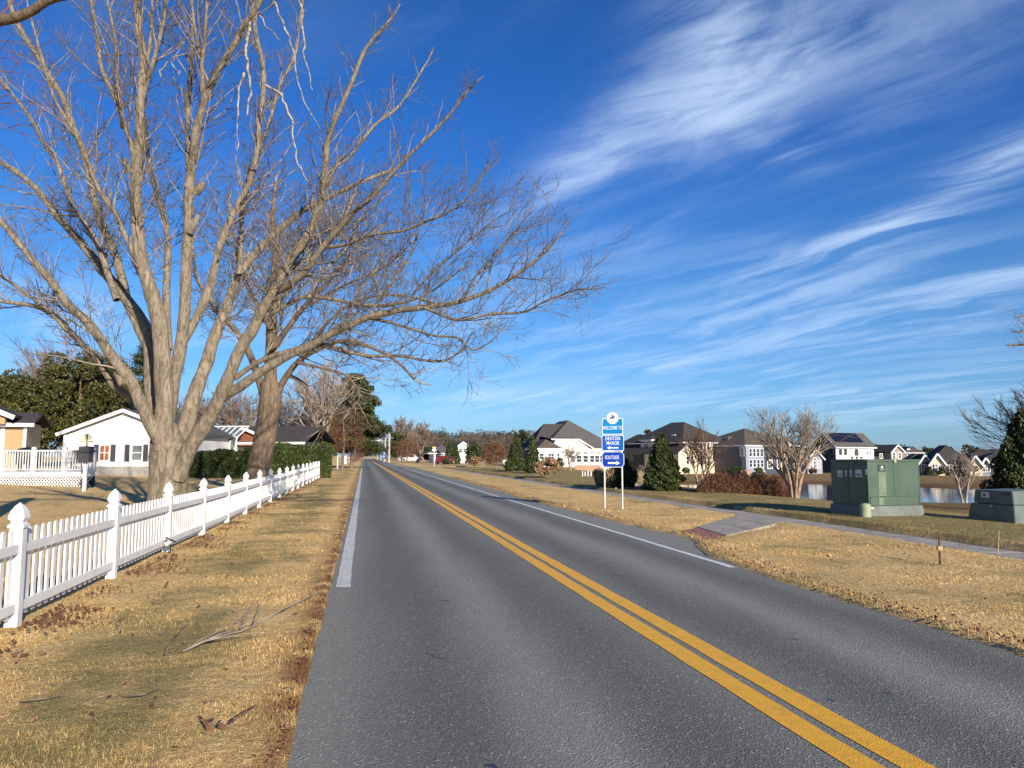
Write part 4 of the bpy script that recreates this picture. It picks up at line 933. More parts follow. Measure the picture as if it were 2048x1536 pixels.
# ------------------------------------------------------------------ deck, bird feeder, grill, chairs
def deck():
    d = 37.0; xr = P3(190, 912, d).x; xl = P3(-160, 912, d).x; g = Tz(xr, d); zf = P3(0, 944, d).z
    root = empty('deck', (xr, d, g), 'raised white deck with baluster railing and lattice skirt at the left', 'deck'); L = xr-xl; zf -= g
    MB().prism([(-L, 0), (0, 0), (-2.6, 4.5), (-L, 4.5)], zf-.16, zf).build('floor', 'deck_white', root); MB().box(-L, 0.02, -.05, -.005, zf-.22, zf+.02).build('fascia', 'deck_white', root)
    lt = MB(); H = zf-.23; st = .155; n = int((L+H)/st)
    for i in range(n):
        for sg in (1, -1):
            x = -L-H+i*st; a, b = (x, x+H) if sg > 0 else (x+H, x); zq0, zq1 = 0, H
            if min(a, b) < -L or max(a, b) > 0: continue
            lt.bar((a, -.02-.012*sg, zq0-.05), (b, -.02-.012*sg, H), .045, .01, up=(0, 1, 0))
    lt.build('lattice', 'deck_white', root)
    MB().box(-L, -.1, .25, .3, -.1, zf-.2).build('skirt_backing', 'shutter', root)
    zt = P3(0, 900, d).z-g
    posts = [0, -3.1/1.5, -4.9, -7.2, -9.6]
    posts = [P3(px, 912, d).x-xr for px in (188, 128, 66, 2, -70, -150)]
    rl = MB()
    for i, x in enumerate(posts): 
        p_ = MB().box(x-.07, x+.07, .0, .14, zf, zt+.06).build('post', 'deck_white', root); MB().lathe([(.13, 0), (.13, .04), (.07, .08), (.0, .11)], 4, (x, .07, zt+.06), True).build('post_cap', 'deck_white', p_)
    for a, b in zip(posts[1:], posts[:-1]):
        r = MB(); r.box(a+.07, b-.07, .03, .11, zt-.07, zt); r.box(a+.07, b-.07, .04, .10, zf+.08, zf+.14); n = int((b-a)/.13)
        for j in range(1, n): x = a+(b-a)*j/n; r.box(x-.02, x+.02, .05, .09, zf+.14, zt-.07)
        r.build('railing', 'deck_white', root)
    # things on the deck
    gx = P3(58, 912, d+1.5).x-xr; t = empty('grill', (xr+gx, d+1.5, g+zf), 'black covered barbecue grill behind the deck railing', 'grill')
    MB().lathe([(.55, .35), (.62, .5), (.62, 1.0), (.5, 1.14), (.3, 1.22)], 8).build('cover', 'black_plastic', t); MB().box(-.9, .9, -.3, .3, .92, 1.0).build('shelf', 'black_plastic', t)
    q = MB()
    for sx in (-.4, .4): q.box(sx-.03, sx+.03, -.2, .2, 0, .4)
    q.build('leg', 'black_plastic', t)
    cx = P3(148, 912, d+1.6).x; t = empty('chair', (cx, d+1.6, g+zf), 'black slatted patio chair behind the deck railing', 'chair')
    MB().box(-.28, .28, -.28, .28, .40, .46).build('seat', 'black_plastic', t); b = MB()
    for j in range(5): b.box(-.26+j*.12, -.2+j*.12, .26, .30, .46, 1.0)
    b.box(-.28, .28, .255, .305, .96, 1.02); b.build('backrest', 'black_plastic', t)
    for sx in (-.26, .26):
        for sy in (-.26, .26): MB().box(sx-.02, sx+.02, sy-.02, sy+.02, 0, .4).build('leg', 'black_plastic', t)
        MB().box(sx-.03, sx+.03, -.28, .28, .64, .68).build('armrest', 'black_plastic', t)
deck()
def feeder():
    p = hit(172, 978); d = 33.0; x = P3(172, 912, d).x; g = Tz(x, d); s_ = d/F
    t = empty('bird_feeder', (x, d, g), 'dark bird feeder with stacked wooden finial on a white post in front of the deck', 'bird feeder')
    z = lambda py: P3(172, py, d).z-g
    MB().box(-.06, .06, -.06, .06, -.1, z(925)).build('post', 'deck_white', t)
    MB().prism([(-.22, -.2), (.22, -.2), (.22, .2), (-.22, .2)], z(925), z(893)).build('hopper', 'shutter', t)
    MB().lathe([(.42, 0), (.38, .05), (.20, .18), (.08, .26)], 4, (0, 0, z(904)), True).build('roof', 'shutter', t)
    f = MB().box(-.03, .03, -.03, .03, z(893), z(868))
    for i, (py, w_) in enumerate(((884, .32), (879, .22), (875, .28), (871, .14))): f.box(-w_, w_*.8, -.05, .05, z(py), z(py)+.045)
    f.build('finial', 'yellow_trim', t)
feeder()

# ------------------------------------------------------------------ road sign
def sign():
    a, b = G(1209.4, 1019.5), G(1245.5, 1020.7); c = (a+b)/2; d = (b-a).normalized(); ang = math.atan2(d.y, d.x)*.55; W_ = .60
    g = .035; t = empty('road_sign', (c.x, c.y, g), 'blue road sign of three stacked panels reading WELCOME TO, DENTON MANOR and SOLITUDE', 'sign', rz=ang)
    Z = lambda py: P3(1228, py, c.y).z-g
    for sx in (-1, 1):
        MB().tube((sx*.262, .03, -.2), (sx*.262, .03, Z(838)), .026, n=10).build('post', 'metal_post', t)
    def rr(w_, h_, r, n=5, cham=False):
        pts = []
        for (cx, cz, a0) in ((w_-r, h_-r, 0), (-w_+r, h_-r, 90), (-w_+r, -h_+r, 180), (w_-r, -h_+r, 270)):
            if cham: pts += [(cx+r*math.cos(R(a0)), cz+r*math.sin(R(a0))), (cx+r*math.cos(R(a0+90)), cz+r*math.sin(R(a0+90)))]
            else: pts += [(cx+r*math.cos(R(a0+90*i/n)), cz+r*math.sin(R(a0+90*i/n))) for i in range(n+1)]
        return pts
    def panel(y0, y1, w_, m_, cham=False, dx=0.0):
        cz = (Z(y0)+Z(y1))/2; hh = (Z(y0)-Z(y1))/2
        def plate(w2, h2, r, ya, yb, mm, nm, par):
            P_ = rr(w2, h2, r, cham=cham); n = len(P_); q = MB().add([(p[0]+dx, ya, p[1]+cz) for p in P_]+[(p[0]+dx, yb, p[1]+cz) for p in P_], [tuple(range(n)), tuple(range(n, 2*n))[::-1]]+[(i, (i+1) % n, n+(i+1) % n, n+i) for i in range(n)])
            return q.build(nm, mm, par)
        k = .085 if cham else .045
        p = plate(w_, hh, k, -.004, .0, m_, 'panel', t); plate(w_-.004, hh-.004, k, -.0055, -.0042, 'sign_white', 'border', p); plate(w_-.019, hh-.019, k*.85, -.0075, -.0057, m_, 'face', p)
        bo = MB()
        for sx in (-.24, .24):
            for sz in (-hh+.07, hh-.07): bo.lathe([(.012, 0), (.009, .004)], 8, (0, 0, 0)); 
        return p, cz, hh
    p, cz, hh = panel(836.5, 869, .315, 'sign_sky'); text_mesh('WELCOME TO', .150, 'sign_white', p, (0, -.0085, cz-.05), sx=.56, off=.0004)
    ec = (0, -.02, Z(836.5)); disc = MB(); n = 32
    disc.tube((0, -.016, ec[2]), (0, -.008, ec[2]), .178, n=36); dd = disc.build('emblem', 'metal_post', t); MB().tube((0, -.019, ec[2]), (0, -.0165, ec[2]), .170, n=36).build('emblem_face', 'sign_white', dd)
    # galloping horse with rider
    sil = [(-.105,.02),(-.085,.012),(-.055,.018),(-.02,.02),(-.018,.045),(-.03,.06),(-.018,.078),(-.002,.085),(.006,.10),(.018,.098),(.016,.082),(.024,.068),(.034,.058),(.03,.046),(.02,.036),(.045,.034),(.062,.05),(.085,.055),(.098,.038),(.08,.034),(.066,.02),(.052,.0),(.07,-.012),(.092,-.014),(.094,-.024),(.066,-.026),(.042,-.014),(.0,-.022),(-.03,-.02),(-.05,-.045),(-.085,-.052),(-.082,-.042),(-.056,-.03),(-.06,-.012),(-.085,-.022),(-.11,-.018),(-.106,-.01),(-.08,-.006),(-.07,.005),(-.09,.006)]
    hz = MB(); n = len(sil); hz.add([(x*1.05, -.021, ec[2]+z*1.1+.01) for x, z in sil], [tuple(range(n))]); hz.bar((-.06, -.021, ec[2]-.085), (.06, -.021, ec[2]-.085), .001, .012); hz.build('horse_and_rider', 'ink', dd)
    def arrow(par, cz, x0, x1, right, hw, hd):
        q = MB(); s_ = 1 if right else -1; xa, xb = (x0, x1) if right else (x1, x0); L_ = hd*1.05
        P_ = [(xa, -hw), (xb-s_*L_, -hw), (xb-s_*L_, -hd/1.6), (xb, 0), (xb-s_*L_, hd/1.6), (xb-s_*L_, hw), (xa, hw)]
        q.add([(x, -.0088, z+cz) for x, z in P_], [tuple(range(len(P_)))]); q.build('arrow', 'sign_white', par)
    p, cz, hh = panel(869.8, 902, .335, 'sign_blue'); text_mesh('DENTON', .155, 'sign_white', p, (0, -.0085, cz+.13), sx=.64, off=.0006); text_mesh('MANOR', .155, 'sign_white', p, (0, -.0085, cz-.012), sx=.64, off=.0006); arrow(p, cz-.145, -.175, .165, False, .017, .082)
    p, cz, hh = panel(903, 935, .335, 'sign_deep', True); text_mesh('SOLITUDE', .150, 'sign_white', p, (-.03, -.0085, cz+.06), sx=.56, off=.0008); arrow(p, cz-.105, -.15, .2, True, .026, .10)
sign()

# ------------------------------------------------------------------ transformer cabinets, bollard, stakes
def transformer():
    c = G(1739, 1046); g = 0.0; Dp, Wd = 1.30, 1.62
    t = empty('transformer', (c.x, c.y, g), 'large green electrical transformer cabinet on a grey concrete plinth', 'transformer', rz=R(17))
    z = lambda py: P3(1739, py, c.y).z
    z1, z2 = z(1013), z(919)
    q = MB(); e = .04
    q.add([(-e,-e,-.1),(Wd+e,-e,-.1),(Wd+e,Dp+e,-.1),(-e,Dp+e,-.1),(0-.01,-.01,z1),(Wd+.01,-.01,z1),(Wd+.01,Dp+.01,z1),(-.01,Dp+.01,z1)], [(3,2,1,0),(4,5,6,7),(0,1,5,4),(1,2,6,5),(2,3,7,6),(3,0,4,7)]); q.build('plinth', 'plinth', t, bevel=.008)
    zs = z1+(z2-z1)*.20
    MB().box(.03, Wd-.05, .03, Dp-.03, z1, z2-.02).build('body', 'green_steel', t, bevel=.01)
    MB().box(.015, Wd-.04, .010, .029, zs+.006, z2-.05).box(.07, Wd-.09, .012, .029, z1+.012, zs-.008).build('door_panel', 'green_steel', t, bevel=.004)
    MB().box(.012, .029, .03, Dp/2-.004, z1+.05, z2-.05).box(.012, .029, Dp/2+.004, Dp-.03, z1+.05, z2-.05).build('side_door', 'green_steel', t, bevel=.003)
    MB().box(-.01, Wd+.0, -.02, Dp, z2-.055, z2+.0).build('lid', 'green_steel', t, bevel=.01)
    MB().box(.01, Wd-.04, .002, .0095, z1+.30, z1+.315).box(Wd-.065, Wd-.04, .004, .0095, z1+.01, z2-.06).box(.012, .03, .003, .0095, z1+.01, z2-.06).box(Wd*.5-.02, Wd*.5-.005, .003, .0095, zs, z2-.06).build('seam', 'green_steel', t)
    l = MB().box(.33, .53, -.006, .0095, z2-.28, z2-.13).build('lock_recess', 'ink', t); MB().box(.36, .50, -.012, -.0065, z2-.265, z2-.2).build('plate', 'green_fade', l); MB().tube((.42, -.03, z2-.18), (.42, -.007, z2-.18), .025).build('padlock', 'sign_white', l)
    MB().box(.33, .55, .004, .0092, zs+.02, z2-.30).box(.31, .46, .004, .0092, z1+.03, zs-.02).build('faded_patch', 'green_fade', t)
    MB().box(.80, .86, -.03, .0, z2-.08, z2+.03).build('latch', 'pale_green', t)
    for (a, b, za, zb) in ((.86, 1.03, .28, .44), (.70, .76, .27, .42), (.53, .59, .26, .42), (.18, .40, .25, .43), (.02, .08, .24, .36)):
        s_ = MB().box(.004, .0115, a, b, z2-zb, z2-za).build('warning_label', 'sticker', t)
        MB().box(.001, .0035, a+(b-a)*.2, b-(b-a)*.2, z2-zb+.04, z2-zb+.07).build('label_mark', 'ink', s_)
    MB().box(-.012, .0115, .42, .54, z2-.13, z2-.05).build('vent_cover', 'steel_grey', t)
    MB().box(.02, .11, -.052, -.041, z1-.06, z1-.02).build('tag', 'sticker', t)
    # bollard
    b = G(1732, 1047.5); t = empty('bollard', (b.x, b.y, 0), 'short pale green round bollard at the corner of the large transformer', 'bollard')
    MB().lathe([(.125, -.1), (.125, .40), (.118, .44), (.09, .47), (.03, .485)], 20).build('post', 'pale_green', t)
transformer()
def small_box():
    c = G(2031, 1058); t = empty('transformer', (c.x, c.y, 0), 'low grey green electrical box with sloping lid at the right edge', 'electrical box', rz=R(15))
    Wd, Dp = 1.1, 1.12; H = P3(2031, 983, c.y).z; z1 = H*.62
    q = MB(); q.add([(-.04,-.04,-.1),(Wd+.04,-.04,-.1),(Wd+.04,Dp+.14,-.1),(-.04,Dp+.14,-.1),(0,0,z1),(Wd,0,z1),(Wd,Dp+.02,z1),(0,Dp+.02,z1)], [(3,2,1,0),(4,5,6,7),(0,1,5,4),(1,2,6,5),(2,3,7,6),(3,0,4,7)]); q.build('base', 'steel_grey', t, bevel=.012)
    q = MB(); q.add([(.02,.02,z1+.012),(Wd-.02,.02,z1+.012),(Wd-.02,Dp-.05,z1+.012),(.02,Dp-.05,z1+.012),(.02,.04,H),(Wd-.12,.04,H*1.02),(Wd-.12,Dp-.10,H*1.02),(.02,Dp-.10,H)], [(3,2,1,0),(4,5,6,7),(0,1,5,4),(1,2,6,5),(2,3,7,6),(3,0,4,7)]); q.build('lid', 'steel_grey', t, bevel=.012)
    l = MB().box(.006, .019, .62, .84, z1+.14, z1+.27).build('warning_label', 'sticker', t); MB().box(.002, .0055, .72, .78, z1+.17, z1+.22).build('label_mark', 'ink', l)
    MB().box(.010, .021, .10, .3, z1+.22, z1+.26).build('handle', 'ink', t); MB().box(-.012, .016, .55, .60, z1-.05, z1-.02).build('bolt', 'metal_post', t)
small_box()
p = G(1880, 1134); t = empty('stake', (p.x, p.y, 0), 'short rusty iron stake standing in the grass before the sidewalk end', 'stake')
MB().tube((0, 0, -.1), (.01, 0, .42), .018, .013, 8).build('rod', 'rust_iron', t); MB().box(-.025, .04, -.02, .02, .24, .30).build('tag', 'straw_stick', t)
p = G(1995, 1111); t = tag(MB().tube((p.x, p.y, -.05), (p.x+.05, p.y, .40), .009, .006, 6).build('stick', 'straw_stick'), 'thin pale straw coloured stick upright in the right lawn', 'stick')
# ------------------------------------------------------------------ utility poles, banner, far signs
def pole(px, py, d, arm, label, sign_=False):
    x = P3(px, 912, d).x; t = empty('utility_pole', (x, d, 0), label, 'pole', 'utility poles along the far road'); H = P3(px, py, d).z
    MB().tube((0, 0, -.3), (0, 0, H), .30, .2, 8).build('post', 'pole_wood', t)
    if arm: MB().bar((0, 0, H-.2), (arm, -.3, H-.1), .16, .12).build('arm', 'pole_wood', t)
    if sign_: MB().box(-1.6, 1.6, -.15, .15, H-2.2, H-1.0).build('transformer_can', 'sticker', t)
pole(778, 856, 185, 1.6, 'pale utility pole nearest the road with a short lamp arm'); pole(770, 861, 230, 1.2, 'utility pole just left of the tallest pale one'); pole(762, 867, 275, -1.2, 'third utility pole back with an arm to the left'); pole(755, 874, 300, 0, 'farthest utility pole with a white boxed top', True)
d = 175; x = P3(768, 912, d).x; t = empty('banner', (x, d, 0), 'small light blue banner on a white post beside the far poles', 'banner')
MB().tube((0, 0, 0), (0, 0, 2.6), .09).build('post', 'sign_white', t); MB().box(-.55, .45, -.04, .04, .9, 2.8).build('flag', 'banner_blue', t)
p = hit(868, 934); t = empty('street_sign', tuple(p), 'white street name sign on a post at the side street corner', 'sign'); d = p.y; z = lambda py: P3(868, py, d).z-p.z
MB().tube((0, 0, 0), (0, 0, z(896)), .05).build('post', 'metal_post', t); MB().box(-.27, .27, -.03, .0, z(896), z(893.5)).build('name_plate', 'yellow_trim', t); MB().box(-.27, .27, -.03, .0, z(902), z(897.5)).build('name_plate', 'sign_white', t)
# marker post and mailboxes on the left verge
p = hit(675, 938); d = p.y; t = empty('marker_post', tuple(p), 'white square post beyond the fence end beside the hedge', 'post'); MB().box(-.07, .07, -.07, .07, -.1, P3(0, 907, d).z-p.z).build('post', 'vinyl', t); MB().lathe([(.10, 0), (.10, .04), (0, .12)], 4, (0, 0, P3(0, 907, d).z-p.z), True).build('post_cap', 'vinyl', t)
for i, (px, pyb, pyt, w_, lb) in enumerate(((691, 928, 912, .35, 'white wide utility box on the far left verge'), (698, 925, 914, .15, 'small white mailbox post on the far left verge'), (688, 926, 908, .12, 'thin white post topped by a pale mailbox on the far left verge'))):
    p = hit(px, pyb); d = p.y; H = P3(0, pyt, d).z-p.z; t = empty('mailbox', tuple(p), lb, 'mailbox'); MB().box(-w_*.6, w_*.6, -w_*.6, w_*.6, -.1, H*.7).build('post', 'vinyl', t); MB().box(-w_, w_, -.25, .25, H*.7, H).build('box', 'vinyl', t, bevel=.03)
p = G(340, 1106, .05); t = empty('garden_light', (p.x, p.y+.0, .03), 'small dark solar spotlight on a spike at the fence foot', 'garden light')
MB().tube((0, 0, 0), (0, 0, .20), .010).build('spike', 'black_plastic', t); MB().bar((-.07, -.02, .27), (.08, .03, .20), .11, .02).build('solar_panel', 'solar', t); MB().tube((0, .02, .20), (-.02, -.09, .17), .035).build('lamp_head', 'metal_post', t)
# ------------------------------------------------------------------ vehicles far off
def car(px, py, L, m_, label, rz, pickup=False, name='parked_car', cat='car'):
    p = hit(px, py); t = empty(name, tuple(p), label, cat, rz=R(rz)); H = 1.5 if not pickup else 1.8; w_ = .9
    prof = [(-L/2, .35), (L/2, .35), (L/2, .85), (L*.28, .98), (L*.14, H), (-L*.25, H), (-L*.36, 1.0), (-L/2, .92)] if not pickup else [(-L/2, .45), (L/2, .45), (L/2, 1.05), (L*.27, 1.15), (L*.18, H), (-L*.08, H), (-L*.12, 1.15), (-L/2, 1.15)]
    n = len(prof); q = MB().add([(x, -w_, z) for x, z in prof]+[(x, w_, z) for x, z in prof], [tuple(range(n)), tuple(range(n, 2*n))[::-1]]+[(i, (i+1) % n, n+(i+1) % n, n+i) for i in range(n)]); q.build('body', m_, t, bevel=.05)
    MB().box(-L*.22 if not pickup else -L*.07, L*.15, -w_-.01, w_+.01, 1.03 if not pickup else 1.2, H-.12).build('window', 'glass_dark', t)
    for sx in (-L*.31, L*.31):
        for sy in (-w_, w_): wl = MB().tube((sx, sy-.1, .34), (sx, sy+.1, .34), .34, n=14).build('wheel', 'rubber', t); MB().tube((sx, sy-.11, .34), (sx, sy+.11, .34), .2, n=10).build('rim', 'metal_post', wl)
car(820, 925.5, 5.4, 'car_white', 'white pickup truck parked by the hedge near the side street', 12, True, 'pickup_truck', 'truck'); car(891, 928.5, 4.2, 'car_red', 'small red car parked between the conical evergreens', 70)

# ------------------------------------------------------------------ vegetation
def clump_pts(c, ext, n, k, rs, fill=.25):
    """leaf positions: k sub-clumps spread over an ellipsoid"""
    th = rng.uniform(0, 2*np.pi, k); cz = rng.uniform(-.85, 1, k); rr = (fill+(1-fill)*rng.random(k)**.4)
    s_ = np.sqrt(1-cz**2); C = np.stack([np.cos(th)*s_*rr*ext[0], np.sin(th)*s_*rr*ext[1], cz*rr*ext[2]], 1)
    idx = rng.integers(0, k, n); v = rng.normal(size=(n, 3)); v /= np.linalg.norm(v, axis=1)[:, None]
    R_ = rs*rng.uniform(.6, 1.25, k)[idx]*rng.uniform(.75, 1.05, n)
    P = C[idx]+v*R_[:, None]*np.array([1, 1, .72])
    return P+np.array(c), v
def plant(name, label, cat, x0, x1, yt, yb, m_, n, leaf, shape='ball', d=None, group=None, part='crown', stem='old_bark', aspect=.55, k=40, depth=None):
    px = (x0+x1)/2
    if d is None: p = hit(px, yb); d = p.y
    X = P3(px, 912, d).x; g = Tz(X, d); H = P3(px, yt, d).z-g; Wd = (x1-x0)*d/F/2; Dd = depth or Wd
    t = empty(name, (X, d, g), label, cat, group)
    if shape == 'cone':
        f = rng.random(n)**1.35; th = rng.uniform(0, 2*np.pi, n); lob = 1+.15*np.sin(th*5+f*9+X)+.12*np.sin(th*3-f*21)+.10*np.sin(th*9+f*47)
        r = (1-f)**.72*(.80+.20*np.minimum(1, f*6))*lob*(1-.35*rng.random(n)**2.2)
        P = np.stack([X+np.cos(th)*r*Wd, d+np.sin(th)*r*Dd, g+f*H*(1+.02*rng.normal(size=n))+.05], 1); up = np.stack([np.cos(th)*.2, np.sin(th)*.2, np.full(n, .9)], 1)*1.2
    elif shape == 'layer':       # pine: flat shelves of needles
        kk = k; f = np.linspace(.2, 1, kk)+rng.normal(size=kk)*.02; th = rng.uniform(0, 2*np.pi, kk); rr = (1-f)**.55*rng.uniform(.35, 1.0, kk)
        C = np.stack([np.cos(th)*rr*Wd, np.sin(th)*rr*Dd, f*H*.96], 1); idx = rng.integers(0, kk, n); sc = np.array([Wd*.26, Dd*.26, H*.04])
        v = np.clip(rng.normal(size=(n, 3))*.62, -1.1, 1.1); P = C[idx]+v*sc*(1.15-.6*f[idx])[:, None]+np.array([X, d, g]); up = np.array([0, 0, .5])
    elif shape == 'reed':
        th = rng.uniform(0, 2*np.pi, n); r = rng.random(n)**.5; f = rng.random(n)
        P = np.stack([X+np.cos(th)*r*Wd*(.35+.65*f), d+np.sin(th)*r*Wd*(.35+.65*f), g+f*H*(1-.25*r)], 1); up = np.array([0, 0, 3.0])
    elif shape == 'hedge':
        u = rng.uniform(-1, 1, n); w_ = rng.uniform(-1, 1, n); e = rng.random(n); side = rng.random(n) < .62
        z_ = np.where(side, rng.random(n)**.8, 1-.06*rng.random(n)); y_ = np.where(side, -1+.10*rng.random(n), w_)
        bm = .10*np.sin(u*9)+.08*np.sin(u*23+1)+.05*np.sin(u*47)
        en = np.clip((1-np.abs(u))*9, 0, 1)**.5
        P = np.stack([X+u*Wd+rng.normal(size=n)*.05, d+(y_*Dd)*(.6+.4*en)+bm*.5+rng.normal(size=n)*.06, g+z_*H*(.93+bm*.5)*np.where(u < -.15, .80, 1.0)*(.72+.28*en)+rng.normal(size=n)*.05], 1); up = np.array([0, -.3, .8])
    else:
        P, v = clump_pts((X, d, g+H*.53), (Wd*.82, Dd*.82, H*.44), n, k, min(Wd, H/2)*(.33 if k < 80 else .24)); up = v*.8+np.array([0, 0, .5])
        P[:, 2] = np.maximum(P[:, 2], g+.02)
    quads(P, rng.uniform(.6, 1.4, n)*leaf, m_, part, t, aspect=aspect, up=up)
    if stem:
        q = Tubes(); hh = H*(.85 if shape in ('cone', 'layer', 'ball') else .4); q.path([(X, d, g-.1), (X+.02*H, d, g+hh*.5), (X, d, g+hh)], [max(.04, H*.022), max(.03, H*.016), .015], 7); q.build('trunk', stem, t)
    return t
G1 = 'conical evergreens along the sidewalk'
plant('evergreen_tree', 'conical dark evergreen standing right of the road sign', 'tree', 1284, 1364, 872, 981, 'arbor_leaf', 15000, .10, 'cone', group=G1)
plant('evergreen_tree', 'dark round evergreen directly behind the road sign posts', 'tree', 1212, 1272, 900, 976, 'arbor_leaf', 10000, .10, 'cone', group=G1)
plant('evergreen_tree', 'tall narrow evergreen left of the pink flower shrub', 'tree', 1012, 1052, 868, 942, 'arbor_leaf', 7000, .16, 'cone', group=G1)
plant('evergreen_tree', 'slender dark evergreen touching the pink flower shrub', 'tree', 1048, 1082, 874, 946, 'arbor_leaf', 5000, .16, 'cone', group=G1)
plant('evergreen_tree', 'pointed evergreen left of the small white gabled house', 'tree', 888, 908, 882, 927, 'arbor_leaf', 3500, .25, 'cone', group=G1)
plant('evergreen_tree', 'darker evergreen against the left wall of the small white house', 'tree', 900, 922, 886, 928, 'arbor_leaf', 3500, .25, 'cone', group=G1)
plant('evergreen_tree', 'round topped evergreen right of the small white gabled house', 'tree', 930, 966, 888, 932, 'arbor_leaf', 4500, .25, 'ball', group=G1)
plant('evergreen_tree', 'squat evergreen beside the street name sign', 'tree', 842, 866, 893, 925, 'arbor_leaf', 3500, .28, 'ball', group=G1)
plant('dense_evergreen', 'big black green evergreen at the right edge behind the low electrical box', 'tree', 1972, 2120, 828, 992, 'arbor_leaf', 26000, .15, 'cone', d=34)
plant('flowering_shrub', 'shrub with dry pinkish flower heads beside the sidewalk', 'shrub', 1066, 1126, 916, 956, 'shrub_leaf', 4200, .13, 'ball', part='flower_head', stem='twig_brown')
plant('flowering_shrub', 'far shrub with faded pink flower heads near the red brown tree', 'shrub', 938, 962, 912, 936, 'shrub_leaf', 1500, .2, 'ball', part='flower_head', stem='twig_brown')
plant('red_brown_tree', 'low red brown leafless tree left of the white house', 'tree', 962, 1012, 884, 936, 'rust_leaf', 6500, .17, 'ball', k=60, aspect=.25)
G2 = 'pampas grass clumps behind the sign'
plant('pampas_grass', 'wide tan pampas grass clump left of the sign posts', 'grass clump', 1184, 1214, 936, 972, 'reed_leaf', 1600, .30, 'reed', aspect=.12, stem=None, part='blades', group=G2)
plant('pampas_grass', 'narrow tan pampas grass clump between the sign posts', 'grass clump', 1206, 1238, 934, 976, 'reed_leaf', 1600, .30, 'reed', aspect=.12, stem=None, part='blades', group=G2)
plant('hedge', 'long clipped green hedge behind the picket fence', 'hedge', 380, 668, 888, 950, 'hedge_leaf', 42000, .15, 'hedge', d=55, depth=1.4, part='foliage', stem=None)
plant('magnolia_tree', 'broad glossy evergreen magnolia behind the white house', 'tree', 40, 262, 690, 940, 'magnolia_leaf', 46000, .25, 'ball', d=66, k=130)
plant('magnolia_tree', 'lower dark magnolia at the left edge behind the tan house', 'tree', -90, 105, 748, 940, 'magnolia_leaf', 30000, .25, 'ball', d=62, k=95)
plant('pine_tree', 'tall pine with open branches behind the big maple trunk', 'tree', 215, 392, 668, 945, 'pine_needle', 24000, .22, 'layer', d=72, k=44, aspect=.35)
plant('pine_tree', 'large dark leaning pine beside the road past the hedge', 'tree', 622, 784, 744, 925, 'pine_needle', 64000, .36, 'layer', d=98, k=75, aspect=.35)
plant('pine_tree', 'lower dark pine behind the bare trees right of the second maple', 'tree', 560, 715, 802, 925, 'pine_needle', 40000, .34, 'layer', d=112, k=60, aspect=.35)
plant('dense_evergreen', 'dark evergreen just behind the far utility poles', 'tree', 776, 812, 862, 922, 'pine_needle', 6000, .45, 'ball', d=200)
plant('dense_evergreen', 'dark evergreen over the road end left of the poles', 'tree', 712, 742, 866, 919, 'pine_needle', 7000, .5, 'ball', d=215)
plant('brown_bush', 'tall brown twiggy bush under the dark leaning pine', 'bush', 628, 742, 812, 932, 'rust_leaf', 15000, .20, 'ball', d=82, k=80, aspect=.12, part='branches')
plant('brown_bush', 'brown leafless bush right of the far utility poles', 'bush', 786, 842, 872, 924, 'rust_leaf', 6000, .30, 'ball', d=165, k=50, aspect=.15, part='branches')
for (x0, x1, yt, yb, lb) in ((882, 902, 916, 930, 'small dark round bush beside the red car'), (928, 950, 906, 933, 'dark green bush in front of the round evergreen'), (1008, 1030, 920, 943, 'dark green bush at the foot of the tall narrow evergreen'), (1052, 1075, 928, 948, 'small dark bush left of the pink flower shrub'), (1110, 1130, 916, 936, 'dark bush under the white house windows'), (1240, 1275, 930, 975, 'dark bush hugging the right sign post')):
    plant('round_bush', lb, 'bush', x0, x1, yt, yb, 'arbor_leaf', 1800, .14, 'ball', group='dark bushes among the evergreens', part='foliage', stem=None)
for i, (px, lb) in enumerate(((1372, 'tiny foundation bush at the left foot of the cream house'), (1466, 'dark bush between the cream and the navy house'), (1478, 'wide dark bush in front of the navy side wall'), (1516, 'green bush below the white window bay'), (1568, 'dark bush in front of the navy house wall'), (1625, 'arched brown bush below the arched window gable'), (1856, 'dark bush at the foot of the grey arched window gable'), (1882, 'dark bush at the foot of the left cream gable'), (1925, 'dark bush between the two cream gables'), (1940, 'large dark bush in front of the right cream gable'), (1965, 'brown bush at the foot of the pale blue gable'))):
    plant('foundation_bush', lb, 'bush', px-9, px+9, 934, 946, 'rust_leaf' if 'brown' in lb else 'arbor_leaf', 700, .22, 'ball', d=119 if px > 1800 else 126, group='bushes along the far houses', part='foliage', stem=None)
